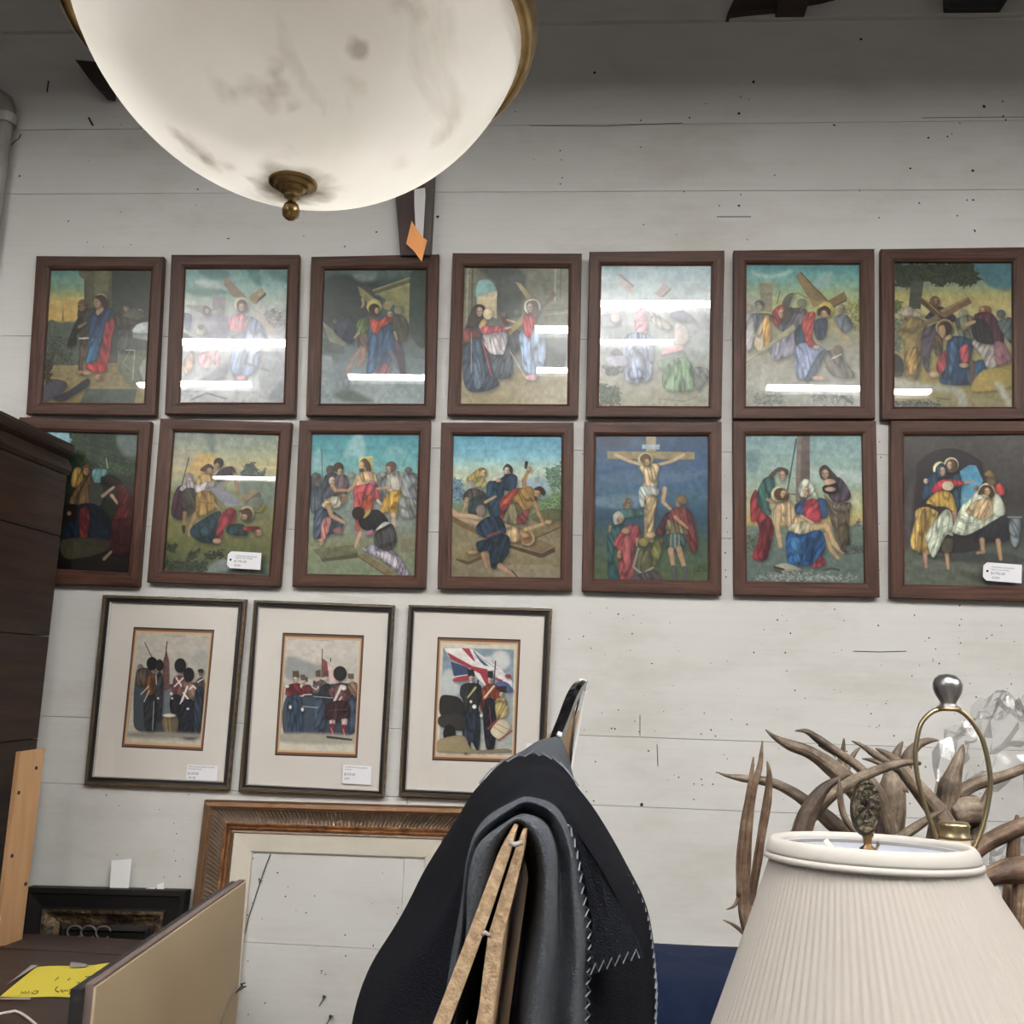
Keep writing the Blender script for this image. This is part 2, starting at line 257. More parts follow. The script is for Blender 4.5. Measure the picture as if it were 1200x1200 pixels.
PICTXT="""
@r1f1 110,93 860,95 805,1085 45,1080
G 93:5f8a88 230:7d9a80 330:bfa768 470:c4a462 490:5f6a58 780:646850 800:8a7d52 1085:7c7148
P 3e463c 360,95 860,95 850,700 560,800 350,700
P 57563e 315,95 560,95 550,520 360,600 372,180 318,140
P 6b6947 430,95 540,95 530,300 430,300
P 343d33 560,95 860,95 850,560 560,500
P 55604f 85,480 120,465 190,500 250,480 300,520 350,540 340,800 70,800
P 8a7a4a 188,490 200,370 212,490
N 4a5344 90,560 250,600 280,800 70,830
P 8d7c50 70,800 330,800 560,780 700,800 820,880 800,970 380,975 90,930
P 47534a 370,970 740,970 720,1085 320,1085
P 6c705c 600,690 840,690 820,950 700,960 600,840
Sf 4a4d42 610,530 725,520 728,690 605,690
Sf 473d33 585,430 650,385 745,400 770,480 660,535 600,530
E 9a8062 668,376 26,30
E 3a3028 672,352 30,16
E 8a7458 762,412 28,28
S 50513f 640,440 720,380 800,440 780,470
S 232a30 750,470 800,450 815,480 760,490
P 8a9088 705,540 840,520 832,620 715,600
S b5beb8 745,500 838,485 835,560 712,560
L b8bcae 6 660,690 725,690 710,900
L 9a9c8e 5 690,700 640,780 720,860
S 8c9488 760,800 830,730 820,930 770,880
S 46424f 60,950 140,900 232,930 200,990 120,1040 50,1060
S 2c2e38 130,1035 250,980 380,895 390,950 290,1010 200,1060
N 3a3026 65,800 130,720 110,930 60,930
Sf 3f3c32 310,400 380,385 450,395 440,560 400,620 330,610
Sf 26251f 235,655 285,500 330,440 350,520 300,580 300,650
E 8d6b49 338,372 28,32
S 6a5030 308,350 335,318 378,330 375,360 330,345
L 8a6c50 24 320,520 370,490
Sf 57483d 330,610 405,610 385,750 350,760 345,850 318,845 320,740
S c8b0a4 320,600 395,595 392,608 325,610
E a07a58 335,850 28,12
E cfc68e 480,338 50,62
E 57563e 482,345 42,55
Sf c73f40 520,430 562,432 578,520 555,620 535,760 500,850 380,832 372,790 440,740 480,560
Sf 2c4566 380,440 455,432 500,385 560,385 568,440 515,490 495,590 470,650 400,620 385,500
Sf 376486 385,615 480,600 462,740 425,780 368,780 385,690
S b38c6c 445,400 490,370 500,395 455,435
E b58e6c 456,340 22,38
S 35261d 432,300 480,282 520,310 530,370 500,385 486,340 450,312
E b58765 380,855 34,15
E bb8a68 462,885 24,20
@r1f2 100,85 860,85 830,1080 60,1078
G 85:6a9a96 250:8fada5 350:a9b3a8 500:a0a5a8 800:9ba0a6 1080:949b98
Ss 4a7a78 200,100 380,90 420,150 300,165
Ss 4f7f7c 560,100 640,90 660,210 600,180
Ss 568580 680,90 850,100 850,190 740,160
Ss 5f8a80 120,250 300,230 420,270 200,300
Ss b9c9c0 180,170 330,190 400,240 200,210
P 8f8a90 300,290 400,300 390,400 300,400
P 7f857c 100,360 250,360 310,400 240,430
N 80807c 680,400 780,380 850,500 740,560 690,500
P a49c90 590,380 640,400 770,570 720,580
P 8a7660 380,165 410,150 550,300 520,312 450,300 390,210
P a08c68 570,300 660,225 690,280 615,352 590,345
P 4a3a30 640,310 690,262 692,285 615,355
Ss 88879a 230,430 330,420 420,460 400,600 250,600
E 62524e 255,400 28,34
E b3a69c 262,402 15,20
E 8f8580 360,400 25,32
E c2bcb2 215,540 36,40
E 5f554e 215,520 24,18
S 4f5f78 90,420 150,440 130,540 90,520
S 3f5068 90,560 150,600 90,615
E c8c2a0 515,355 56,56
Sf 8a9fc0 545,440 640,480 690,580 655,700 605,850 500,880 440,850 430,700 420,600 500,560
Sf d2858f 415,480 470,425 540,430 560,480 520,560 430,540
S 5a4a40 480,340 515,318 552,340 555,400 520,415 485,400
E b59e8a 516,375 22,30
Ss 5d6a70 100,985 250,880 420,780 400,880 300,950
Ss 707a80 700,1040 830,900 830,1060
Sf d98a94 190,740 250,700 340,690 350,800 320,800 300,765 270,825 220,810
Sf b28c60 90,770 150,690 170,780 120,860 90,850
L 7a8088 14 560,790 650,820 720,840
S d59aa0 480,880 540,870 540,900 490,905
L 55606a 10 140,1050 260,1000 400,1040
@r1f3 120,93 880,88 862,1088 88,1088
G 90:5d6e6a 200:44524c 500:485650 800:6f7d80 1088:8c9a98
Ss 36423c 120,170 400,150 560,250 480,400 300,500 120,480
Ss 74837f 340,130 500,110 480,180 380,180
S 35463b 750,150 870,100 870,640 760,560
P 8d8d5e 480,260 750,160 742,600 640,360
P 6f724e 480,255 750,150 750,190 500,285
L b5af7c 6 480,250 750,155
L 464c36 6 490,268 750,180
L aaa474 5 500,285 750,205
P 7f836c 110,480 290,630 270,660 160,625
P 566460 110,560 170,630 270,660 270,720 110,700
P 848f90 110,720 180,740 190,900 100,920
E 6c6a50 265,470 18,24
E 646450 205,480 16,20
Sf 36424f 190,520 300,440 350,520 330,640 240,600
P 88804e 370,215 420,250 560,370 500,410 385,285
P 938c5a 540,375 630,250 670,282 600,400
P 918a58 620,430 750,530 730,582 605,490
L aa8f6c 22 405,315 412,350 390,400
E 35352f 405,412 36,32
Sf 5f7340 358,490 400,455 455,470 440,565 385,590
L b39c80 18 380,560 345,600
Sf 6a5a50 370,590 440,570 440,680 380,680
L 938074 42 400,680 330,760 285,870
L a57c6c 40 410,690 412,750 370,800
E 7f8090 285,920 22,34
E b3a75a 490,370 56,56
Sf 29476b 540,430 640,520 640,700 600,640 550,560
E 2c221c 490,388 40,40
E b8946c 510,400 17,24
Sf 2b5277 450,530 550,545 630,550 640,700 590,800 480,872 430,862 450,700
Sf 44709a 470,600 510,600 490,800 450,850
Sf c34a36 455,450 520,470 600,430 625,470 560,515 500,570 470,540
E b08c68 608,425 22,22
Sf a9677a 480,875 560,785 612,820 575,872
E 7d7a64 670,395 35,35
Sf 484838 630,440 715,450 745,560 680,640 640,620
L a08f74 20 640,560 655,610
Sf 474258 630,640 690,640 722,870 690,880 655,760
L 67677c 26 610,700 660,820
E a5a5a8 690,875 26,12
Ss 52665c 200,1010 300,970 480,1060 300,1062
@r1f4 122,73 893,78 880,1092 90,1088
G 75:686c5e 300:777867 500:6d6f68 800:7d8078 880:958b70 1090:a39a7a
P 7d7b63 120,75 215,75 210,440 115,520
L a8a288 10 150,80 140,480
L 57584a 10 185,80 178,420
Ss 474d46 240,90 520,90 560,200 420,300 360,200
Ss 4f574f 370,180 560,150 530,430 370,440
S 7fada8 222,190 300,168 352,220 358,300 215,310
P cbba92 215,300 362,250 362,460 215,420
P 6c715b 700,80 890,80 885,560 700,480
L 9a9c86 10 790,90 785,330
L 52564a 8 830,90 825,300
L 52564a 10 720,400 885,380
L 8f907a 8 720,430 885,410
P a89a6c 495,185 535,195 615,300 580,312
P 6a5a3c 700,370 775,248 800,285 720,362
P 77695a 690,410 720,410 800,590 780,590
S 50585a 690,560 850,560 850,800 700,830
S 6b4038 400,430 440,440 440,500 410,490
E 7a6a58 415,430 18,20
E 70685c 510,410 22,24
Sf 4b5058 440,600 520,540 540,640 480,720
P ad9558 435,600 450,540 560,430 572,475
L c8aa88 14 440,470 495,485
Sf 55606a 300,700 400,720 440,560 480,850 380,900 330,860
Sf 3d4d60 120,540 180,480 260,500 270,600 330,850 380,940 250,992 130,955 108,700
Sf 51677c 200,620 240,650 280,900 200,960
Sf 84453e 118,545 180,520 250,590 190,600 125,650
S 463c34 155,440 205,358 270,368 272,440 205,520 150,500
E c5a384 235,408 24,36
E d9c89f 297,425 36,42
S c9a36a 230,510 265,460 290,490 250,540
Sf c9c0c2 260,570 430,540 420,700 380,725 300,700
Sf d4646c 265,515 440,520 458,540 350,562 255,572
L c44e5c 10 255,620 320,870
L d8b79c 18 430,530 470,520
E d3cbb2 622,372 62,60
Sf 8fa9ca 530,560 640,540 690,520 722,700 665,870 560,830 540,700
Sf c9434c 555,445 610,420 645,450 625,560 592,602 565,560
S 6a5a50 580,342 650,330 672,420 640,445 590,412
E ab9484 607,378 23,34
S d09aa0 570,880 640,860 650,905 590,905
L d0c8b6 5 460,700 570,885
L b9aa70 6 175,560 175,850
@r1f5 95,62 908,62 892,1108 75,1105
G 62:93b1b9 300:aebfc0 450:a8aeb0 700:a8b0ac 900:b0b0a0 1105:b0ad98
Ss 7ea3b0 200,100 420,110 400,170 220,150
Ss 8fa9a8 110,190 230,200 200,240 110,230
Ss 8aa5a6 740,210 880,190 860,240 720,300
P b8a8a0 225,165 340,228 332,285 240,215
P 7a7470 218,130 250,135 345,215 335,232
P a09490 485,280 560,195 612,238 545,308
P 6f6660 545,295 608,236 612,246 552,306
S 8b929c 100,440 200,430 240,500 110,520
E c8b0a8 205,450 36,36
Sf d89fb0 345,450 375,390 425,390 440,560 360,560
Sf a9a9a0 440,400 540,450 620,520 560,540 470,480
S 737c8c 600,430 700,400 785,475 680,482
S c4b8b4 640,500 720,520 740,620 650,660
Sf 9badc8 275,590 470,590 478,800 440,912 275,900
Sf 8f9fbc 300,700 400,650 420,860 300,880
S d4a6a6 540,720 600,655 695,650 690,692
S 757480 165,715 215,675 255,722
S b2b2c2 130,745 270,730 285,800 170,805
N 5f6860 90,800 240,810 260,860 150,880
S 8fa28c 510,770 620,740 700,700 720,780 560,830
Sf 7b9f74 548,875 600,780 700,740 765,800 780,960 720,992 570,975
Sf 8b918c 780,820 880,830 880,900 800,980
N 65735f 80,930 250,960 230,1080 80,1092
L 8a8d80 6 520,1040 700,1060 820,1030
@r1f6 65,52 905,52 912,1108 62,1108
G 52:558a8c 150:6fa09c 280:98a880 420:aaa874 600:8f8f78 880:98968a 1108:85897e
Ss a9c4be 120,110 260,140 400,100 380,130 250,160 140,140
Ss 8fb5b0 560,200 680,110 700,170 620,240
P 8a8464 172,195 270,195 262,420 180,400
P 98a088 75,290 170,285 170,440 72,440
N 8f8f50 800,340 900,330 900,560 830,540
E ab9c8a 165,362 28,36
S 4f4a44 130,350 165,322 200,340 195,365 165,345
E 958b78 95,380 24,28
Sf 545b60 100,440 200,420 260,440 220,540 130,600
Sf 9a9a98 70,450 120,450 140,640 70,680
Sf b9ab88 130,600 200,480 215,680 150,690
L 6a5a40 8 320,260 300,350
S 55504a 330,380 360,300 420,270 400,330 380,380
L 6a6a40 7 380,300 450,270 520,310
E 74745f 482,345 34,32
Sf 64606a 340,420 440,380 520,405 490,520 380,560 300,520
Sf d4a048 195,480 245,435 255,600 240,690 205,650
Sf a03e37 262,420 320,360 365,385 330,490 280,510
E b58d72 332,422 22,36
S 4a4038 350,400 410,380 400,470 350,480
Sf 858496 260,640 440,560 440,700 280,760
P a39d7a 68,770 420,500 440,545 68,795
L 6a664c 5 68,785 440,540
P 8d764a 435,145 475,118 660,330 570,380
L 5a4628 8 475,120 665,330
L 6f6038 10 600,250 670,330
P 7c6438 650,340 790,260 815,312 700,378
P 4a3820 700,375 812,312 805,330 705,385
P aa9a70 660,460 720,440 848,640 785,672
E cbb24c 657,392 58,58
E 8d7c62 772,392 26,38
Sf 656c76 720,450 800,430 855,515 800,565 760,540
Sf 6f6a60 640,720 760,680 790,760 870,885 700,870
E 6f5844 745,690 34,36
Sf 29384f 570,480 665,465 650,600 585,605
Sf 2d4757 430,545 480,500 525,620 440,645
Sf 8795b8 440,665 540,640 640,680 605,790 540,890 440,882
Sf 4a5668 600,720 660,700 560,895 505,900
Sf cc443c 478,480 520,420 578,418 570,500 560,600 590,660 540,670 510,620 490,560
E c29c86 590,668 26,13
S 38281e 595,395 650,365 692,400 682,440 650,410 600,440
E bd946c 642,425 23,27
L e8e0d0 7 700,752 770,720
E c59e84 610,890 54,16
N 74766c 140,1000 330,980 360,1090 120,1080
N 777a72 560,980 860,990 850,1080 560,1060
L 4a4c46 16 770,1020 850,1070
@r1f7 60,38 933,38 938,1112 58,1112
G 38:5a8080 200:8a9a80 300:b2a970 430:b8ae80 600:9a9878 850:9a8a48 1112:8a8468
Ss 4a7b83 640,40 930,40 930,230 780,225 700,150
N 38432e 60,50 640,45 705,180 600,230 480,200 400,235 300,185 200,240 70,215
P 494e40 190,190 285,180 262,390 175,385
N 5c6a3a 60,320 130,330 120,420 60,420
N 6f7a60 60,440 130,460 120,700 60,720
E 6b5038 365,332 36,40
E 8e6c4c 380,332 18,26
Sf 38293f 300,445 400,368 515,440 500,485 330,465
E 8a8a70 575,430 34,40
Sf 6f7058 520,470 640,440 660,600 560,600
Sf b9af9a 95,410 180,368 245,415 300,440 200,445 130,440
E 8c6a48 170,462 28,26
Sf 8b7848 110,520 200,450 310,490 280,600 250,875 150,885 140,650 100,580
Sf bb9248 160,700 232,680 232,850 172,852
S 2f2b26 60,720 130,760 130,870 60,870
Sf 59505a 275,570 400,490 400,610 340,700 325,850 280,785
Sf 6a5440 360,600 420,600 420,720 370,720
P 58492f 228,312 270,298 420,412 372,442
L a58a50 8 270,300 395,415
P 7b6040 380,425 610,300 640,342 440,455
P 9a7c58 400,400 600,302 615,312 420,415
P 7c6a50 180,545 380,430 412,462 200,565
E ba9b58 440,525 66,64
E 63522f 440,528 55,54
Sf 2a496a 460,625 530,585 640,620 640,720 600,850 650,935 410,930 440,800
Sf 2a5274 600,830 720,760 850,908 640,942
Sf 3f6a90 480,640 530,610 520,760 470,880
Sf ba464e 388,765 450,690 455,790 425,850 383,842
Sf ca4e58 553,675 612,650 612,770 565,772
Sf a9a19a 640,630 780,620 850,760 760,825 700,720
E 39281d 445,532 48,50
S bf956c 395,525 432,505 448,555 432,602 405,585
S bf956c 440,600 480,575 490,600 455,620
E bc9c7a 362,865 36,24
E bc9c7a 580,800 34,18
L 694e3c 38 638,780 640,930
E 8d5b40 735,402 46,40
E c09468 712,402 20,28
Sf 582836 650,440 780,418 865,560 855,660 720,600
Sf 292927 640,470 740,480 800,640 660,612
L c39a68 34 600,502 655,482
Sf 8b5a62 800,640 872,640 925,765 820,795
E 525c56 850,425 34,32
Sf 5a6a66 830,480 930,460 930,640 860,560
S a58e40 720,835 930,830 930,950 640,985
Ss aaa894 60,890 300,930 560,970 600,1090 540,1090 480,1000 60,960
Ss b0ae98 800,930 860,940 920,1060 890,1080
L 5c5a40 8 380,1035 480,1045
N 5a6058 70,1050 400,1060 400,1108 70,1105
@r2f1 -19,57 758,80 690,1110 -113,1067
G 60:2f4038 300:2c3a30 600:24281f 900:1c1a18 1110:141010
S 86b8c4 -20,60 265,70 245,155 100,115
N 33432d 250,85 560,80 750,95 740,400 500,390 300,300
P 2c3a2a 390,80 470,80 460,330 400,330
Ss 5d6e68 590,95 750,95 745,250 630,230
L 4a5a50 3 330,170 740,260
Sf b58e40 275,355 330,340 348,460 265,475
E ac7a52 372,362 26,32
S 7a4a2c 335,340 370,312 405,335 370,335
Sf 6a5030 300,480 405,370 440,420 400,600 250,605
L 241c16 10 395,380 295,560
Sf 598a88 415,355 525,350 515,400 440,465
L a8a890 6 515,265 525,340
S 3c4038 400,460 490,470 480,610 400,610
S 1d1513 478,410 560,388 640,460 560,472 495,455
L a4836c 26 490,545 570,480
L b58e74 26 555,540 600,600
Sf 5c1b1d 590,470 665,480 725,620 725,940 520,940 560,740 600,610
Sf 40141a 530,740 720,720 720,940 520,940
Sf 121f2e 290,625 440,608 545,720 535,855 400,852 210,830
S 1a1412 200,620 300,610 310,700 220,720
E 8a6a54 245,672 16,16
Sf 7d2124 325,645 392,648 378,860 328,872
E b08a70 302,878 26,13
S 3a3628 195,860 520,862 500,950 230,1000
L 8a7a60 24 500,1000 550,950
@r2f2 80,62 858,85 785,1130 0,1095
G 60:848f88 200:9da48f 330:c4b98f 430:abac90 520:7f8660 800:7d7c50 950:6a6e46 1130:56625a
Ss b3ad92 90,200 250,220 240,330 90,320
Ss d4b26c 250,240 400,250 350,310 260,400 180,380
Ss 707f78 300,90 380,90 370,220 330,180
N 56665a 580,340 650,288 695,350 690,425 570,420
N 60705e 700,370 745,340 742,415 700,405
Ss 788876 560,440 830,450 820,620 600,560
L 4a3a2e 8 190,262 78,690
Sf 452430 70,570 110,478 160,490 155,705 65,690
E 8b8b92 190,410 30,36
E c0a8a0 192,432 20,24
Sf b0a0aa 140,465 220,435 265,500 200,512 125,505
Sf 4c483e 150,500 252,510 232,650 150,685
L a67c52 30 158,670 150,800
L 3a3028 22 150,770 152,810
L b38c5c 36 240,680 205,750 188,825
Sf c39c60 245,420 310,372 392,410 360,455 245,475
S 4a3826 272,350 330,308 372,335 350,362 300,365
E b98f66 338,358 24,20
Sf bcb4b2 245,460 375,440 365,525 250,525
Sf bb9048 250,525 340,508 395,600 340,665 250,690 240,600
L 6a5028 4 250,590 380,600
L b58c62 28 380,610 415,645
Sf 463840 388,390 440,340 510,328 535,385 500,412 400,445
E 37281f 408,302 36,38
E a5805c 398,325 20,24
L ad8462 28 522,390 548,510
P 8d8d98 340,492 420,468 605,612 460,622
P 9a8262 548,562 660,488 700,520 600,592
P 645a4c 600,592 705,510 722,545 640,605
S b5a52e 640,645 745,600 712,662
S 77786a 640,560 720,560 700,640 600,640
E d4c48c 615,672 52,56
E 6c6a4a 612,678 42,46
Sf 223e49 195,795 330,690 420,660 412,760 392,872 280,882
Sf 2c4f5a 260,800 350,720 390,720 330,840
Sf 22434a 470,765 580,750 615,832 480,822
Sf a3303a 420,690 490,632 535,660 520,740 450,765 432,850 388,822
Sf aa3a38 585,772 700,768 685,802 600,800
S 573825 555,655 620,640 652,690 622,722 590,680
E bf906e 594,697 24,20
E bd8c66 395,872 32,20
E bd8c66 697,812 26,24
Ss 8f9a96 340,1050 460,1000 490,1080 330,1100
N 39432a 40,890 100,900 80,960 20,940
N 3c4428 180,960 260,930 250,1000 170,1010
N 3a4226 300,960 440,940 450,990 310,1000
N 434c38 10,1010 330,1020 320,1090 5,1090
@r2f3 92,77 888,82 852,1132 52,1118
G 80:43858f 200:559aa0 350:7aaaa8 500:7a8880 750:808a80 900:7f8468 1130:78856a
Ss 84b9bc 330,260 400,100 470,100 480,260 400,250
Ss 6aa7ab 640,190 740,180 780,260 640,260
Ss 7db1b4 95,250 150,200 200,330 110,350
Sf 4c5862 88,400 160,420 175,640 85,650
E 5a5852 138,430 30,50
E 5e5850 120,395 20,24
L 3a4a50 5 165,200 182,600
E 594940 230,355 30,36
Sf 474858 185,405 280,385 280,540 195,565
E 47372c 290,335 38,38
E ac8c6a 303,368 20,26
Sf 695860 225,430 330,388 365,440 350,525 250,520
E c4b492 245,435 26,32
L b48e6a 30 245,465 265,502 360,505
Sf 6a7878 560,400 650,380 650,560 560,560
E 9a8f80 385,390 22,24
E 9a8f80 612,385 20,22
P cac272 440,260 542,250 540,362 440,352
E cba57c 465,325 22,34
S 573d25 450,290 485,268 522,310 530,372 500,372 488,330 470,290
S 573d25 445,345 480,352 470,375 448,370
Sf cca77a 405,475 438,378 545,370 575,450 545,485 430,482
L c29c70 30 420,430 395,480 360,505
Sf bb4a52 402,485 480,458 562,455 595,560 560,585 545,500 520,560 470,540 410,560
Sf bf4c4c 408,545 470,520 465,665 412,655
Sf d05a38 470,570 545,540 535,655 478,665
P b24f46 413,690 452,690 452,805 413,800
Sf ac6a90 520,430 570,450 540,470
E 6b4a40 675,328 38,38
E bb9272 655,350 20,26
Sf b4b0a0 645,395 700,365 762,380 752,500 645,515
L bb9272 26 660,480 575,492
L c8b49a 24 578,580 605,610
Sf cc9b38 645,525 745,508 725,600 620,675 595,662
Sf b08020 680,610 720,590 715,690 660,690
L bd9d82 36 690,680 700,820
Sf 7c8282 760,400 872,390 862,560 760,545
E 5f5a54 800,355 26,24
L 6a7478 5 840,130 760,330
Sf 868a84 740,560 860,580 850,700 740,690
Sf 48546a 125,650 240,655 325,720 300,795 150,852 105,840
Sf b4ac94 168,605 240,548 315,565 300,625 200,635
E d2b060 212,605 26,26
E 8b6a50 325,562 26,38
S 8a5a5c 250,790 310,770 320,820 270,820
Sf c47a72 170,725 222,700 236,740 192,860 162,858
L b48c6a 36 215,620 240,690 335,740
E bb9272 160,880 22,24
Sf 9b92ac 470,935 560,900 700,950 805,1105 730,1112 600,1005
Sf c2b6c0 560,950 680,960 760,1090 700,1070
Sf 484848 565,810 680,750 715,880 655,945 560,905
Sf 1d2220 440,710 540,648 600,660 655,740 560,795 465,785
S c6b050 470,690 520,640 520,670 480,710
S c4c0b4 562,795 620,738 665,745 595,785
E 291b17 435,672 46,48
L bc947a 30 450,815 425,880 400,945
S a06080 490,810 540,790 545,825 500,830
P 6a684a 98,930 400,900 432,962 160,1002
P 504e36 160,1002 432,960 432,995 170,1022
P 7c6b48 425,975 480,962 725,1112 640,1122
L 4a4430 6 425,980 640,1122
P 7c7658 740,862 860,850 860,952 750,962
@r2f4 70,90 872,95 862,1148 50,1138
G 90:66a2b8 250:8abcc8 340:bacdc0 430:cbcdb0 500:90a898 620:7f9470 760:8a8468 900:968a6c 1140:8a8068
N 66879a 60,425 130,415 155,500 135,600 60,590
Ss 9ab2bc 560,440 740,410 770,520 700,560
P 8aa0ac 670,410 705,405 705,450 670,450
N 66886f 745,345 860,308 872,480 800,500 755,430
L 5a5a44 6 810,520 825,420
N 6f8f5a 700,580 870,500 870,640 720,660
S 66683f 640,690 750,645 862,650 862,722 700,730
Sf b39a56 172,415 250,350 285,338 315,350 310,390 250,425 180,440
E cca67c 298,378 19,26
Sf cbbb78 205,445 280,400 315,455 300,485 235,482
Sf 29485f 328,445 430,425 445,520 430,705 345,690 318,560
Sf 2d4a6a 400,430 470,382 542,405 525,500 440,500
S cbcbbc 345,425 435,370 445,400 380,435
S 39302a 438,345 470,308 508,340 502,392 480,350 450,360
E cbad94 467,358 20,26
E c8a080 405,432 22,14
E 9b9691 205,475 32,38
Sf 58514e 155,525 220,488 310,530 300,640 190,670 190,590 150,575
Sf 36484a 200,575 312,545 302,665 188,682
L c49d72 32 172,570 140,672
L c49d72 22 308,592 385,550
Sf b34b36 415,590 500,502 580,488 605,510 520,570 480,630 430,690
Sf 8a3838 418,630 475,605 445,710 415,705
Sf ab833f 505,575 590,485 655,490 668,600 600,655 530,625
L bb8452 30 598,480 590,432 630,350
L 2a2a28 22 610,300 604,338
E bb8a60 628,345 18,18
S 37281e 662,495 710,475 748,512 735,545 695,512
E bb8e62 690,532 24,30
S 4a3424 665,545 690,560 675,580
Sf 8b8560 448,695 500,600 560,620 545,745 445,738
Sf 9c4a48 540,700 625,640 605,745 548,745
L bb8e62 32 670,600 700,680 730,740
P 7b6140 58,690 262,800 250,832 58,732
P 8c7a50 90,1000 250,915 285,970 190,1022
P 665436 90,1000 190,1022 285,972 285,1005 180,1048 95,1012
P 8d7350 480,885 720,962 812,908 660,845
P 5c482e 480,900 720,965 720,998 480,922
P 554230 720,965 818,915 818,952 720,998
P 8d7650 640,812 860,722 855,772 670,855
L 5a482e 8 660,860 858,775
L cca882 46 58,655 130,705 265,755
L d2b08a 40 130,688 275,705
Sf d3b382 425,752 560,780 605,800 560,872 478,872
L cca472 32 600,792 740,748
E cca472 770,735 28,16
E e0d09a 618,858 52,50
E 9c6c42 608,850 44,44
S c49a70 575,820 610,815 630,840 590,850
Sf 28405a 245,760 330,698 420,708 462,800 430,832 330,855 255,825
E 8c7c72 275,652 36,42
Sf 22384a 245,885 330,858 470,830 482,950 400,1065 350,1062 330,950 262,955
L 8c4a48 22 330,838 420,805
L bb8d6a 36 292,970 320,1065
L bb8d6a 42 415,1055 510,1115
L 4a3424 10 500,1085 545,1135
E c49d72 215,955 36,15
@r2f5 55,92 887,92 887,1170 42,1155
G 92:3a5674 350:48688a 550:4f7086 700:33546a 850:4a6058 1160:5a6a48
Ss 59789a 100,400 400,340 700,380 860,360 700,440 200,460
Ss 2f4a68 90,110 300,120 280,180 100,170
Ss 678aa0 70,560 350,540 340,640 70,620
P ab976c 145,215 782,220 782,278 145,270
L 7a663e 6 145,272 782,278
P b4a47c 430,105 500,105 500,215 430,215
P a58f64 412,600 492,600 482,885 418,875
P b4c4cc 400,165 530,165 525,202 398,196
E ccc08a 425,275 58,50
L d4b88c 30 205,240 300,285 405,318
L d4b88c 30 705,240 610,290 510,318
Sf d6bc8c 385,325 525,312 508,400 502,480 410,480 412,400
E 694f36 425,272 40,38
E c8a67c 434,296 20,26
Sf bcc6be 378,490 440,468 515,490 512,542 430,545 412,622 382,612
Sf ceb07c 425,548 505,548 492,680 472,800 438,800 442,650
L a08250 3 468,560 460,780
E cba878 462,830 34,22
E c3a280 290,602 28,40
Sf 9b7a50 262,600 290,558 322,580 300,570 270,640
Sf 467a70 180,690 260,640 392,650 402,685 230,712
Sf 2a5a5c 145,830 200,740 260,760 205,900 185,1000 245,1152 155,1142 148,980
Sf ac4a52 235,810 300,758 375,770 385,880 345,905 332,1152 240,1152 222,950 190,890
Sf bd5e5c 255,850 315,845 322,1010 270,1100
S b3b3a3 186,690 228,655 268,690 255,735 200,755
E b58e6a 235,722 22,24
E b98e6a 280,800 30,22
L b98e6a 22 165,770 160,805
E b98e6a 235,970 18,30
L b98e6a 24 362,860 360,905
E 9b8b46 410,882 34,32
Sf 7b7b40 465,905 540,855 555,900 505,1040 455,1035
Sf 6b6b48 380,950 450,945 462,1080 370,1092
L a59c92 16 372,930 335,1060 400,1112 480,1065
Sf 5a5054 335,1125 500,1085 525,1162 335,1160
L cba882 32 565,490 552,590 605,640
Sf 592a36 498,810 575,670 605,690 560,835
Sf 8d3b38 590,690 650,630 755,660 805,900 765,965 720,860 640,760
E bb8e6a 668,598 20,30
S 8d6c40 648,575 702,532 725,590 690,605
Sf 8b7b50 585,720 640,740 720,790 722,830 585,830
L c0966e 26 640,700 730,780
Sf 466870 570,868 600,820 715,830 692,935 588,935
L b8b080 7 612,830 606,915
L b8b080 7 640,830 640,920
L b8b080 7 668,830 672,915
L c49b72 42 608,940 628,1060
L c49b72 42 668,930 710,1070
L 586060 38 632,1070 640,1155
L 586060 38 712,1075 725,1155
N 465638 770,1060 870,1050 860,1100 780,1100
@r2f6 60,57 920,57 943,1155 68,1140
G 57:86a6a8 250:9ab4ae 450:aabaa8 600:bbba90 720:ccb270 742:7a8878 900:6f8078 1150:687870
Ss 78999c 80,200 160,180 150,340 90,330
Ss b4c8c0 540,300 900,340 900,420 560,400
Ss c8c8a0 700,480 900,500 900,600 820,560
P 6a5a52 450,60 540,60 540,420 520,560 438,560 440,300
P 85756a 448,60 478,60 468,560 438,560
L 38484a 10 442,90 378,470
L 8a8a80 6 420,385 470,380
L 38484a 6 385,500 440,502
P 7c8a82 75,740 160,735 150,800 75,800
N 737c76 855,735 900,680 935,740 930,760
N 62705c 70,800 160,790 150,900 75,920
Sf a93038 102,600 110,520 150,470 175,600 255,680 280,740 245,900 215,975 120,965 170,800 150,700 110,700
Sf 8a2830 180,720 250,700 220,940 160,950
Sf 3c6e66 152,500 200,390 270,372 285,450 240,560 262,645 210,645 165,575
S 584636 240,365 310,303 378,320 375,362 310,335 275,372
E c49c7c 337,364 26,36
L c49c7c 24 230,540 300,570
Sf c9c0a4 260,640 300,580 330,660 280,740
E dccf9a 315,500 58,58
E 8a8a6a 318,502 44,46
Sf d3b484 325,575 400,545 445,650 525,690 480,745 380,742 328,660
L ccac7c 46 312,600 300,740 325,880
Sf cbc09c 375,740 460,705 565,698 585,760 480,795 400,775
L ccac7c 50 580,738 660,728 705,850 785,922
L c4a474 40 655,800 690,900 745,965
E 573d26 328,500 46,44
E cca474 352,502 26,32
S 573d26 350,515 385,505 375,545 350,545
Sf 2c5c92 435,575 510,548 505,640 440,645
Sf 2c5c92 590,548 650,540 675,655 618,675
Sf bb3848 498,570 560,532 605,570 625,690 560,705 500,665
Sf cbd0bc 450,455 500,388 555,420 600,535 545,505 500,520 475,520
E c4a484 512,478 26,34
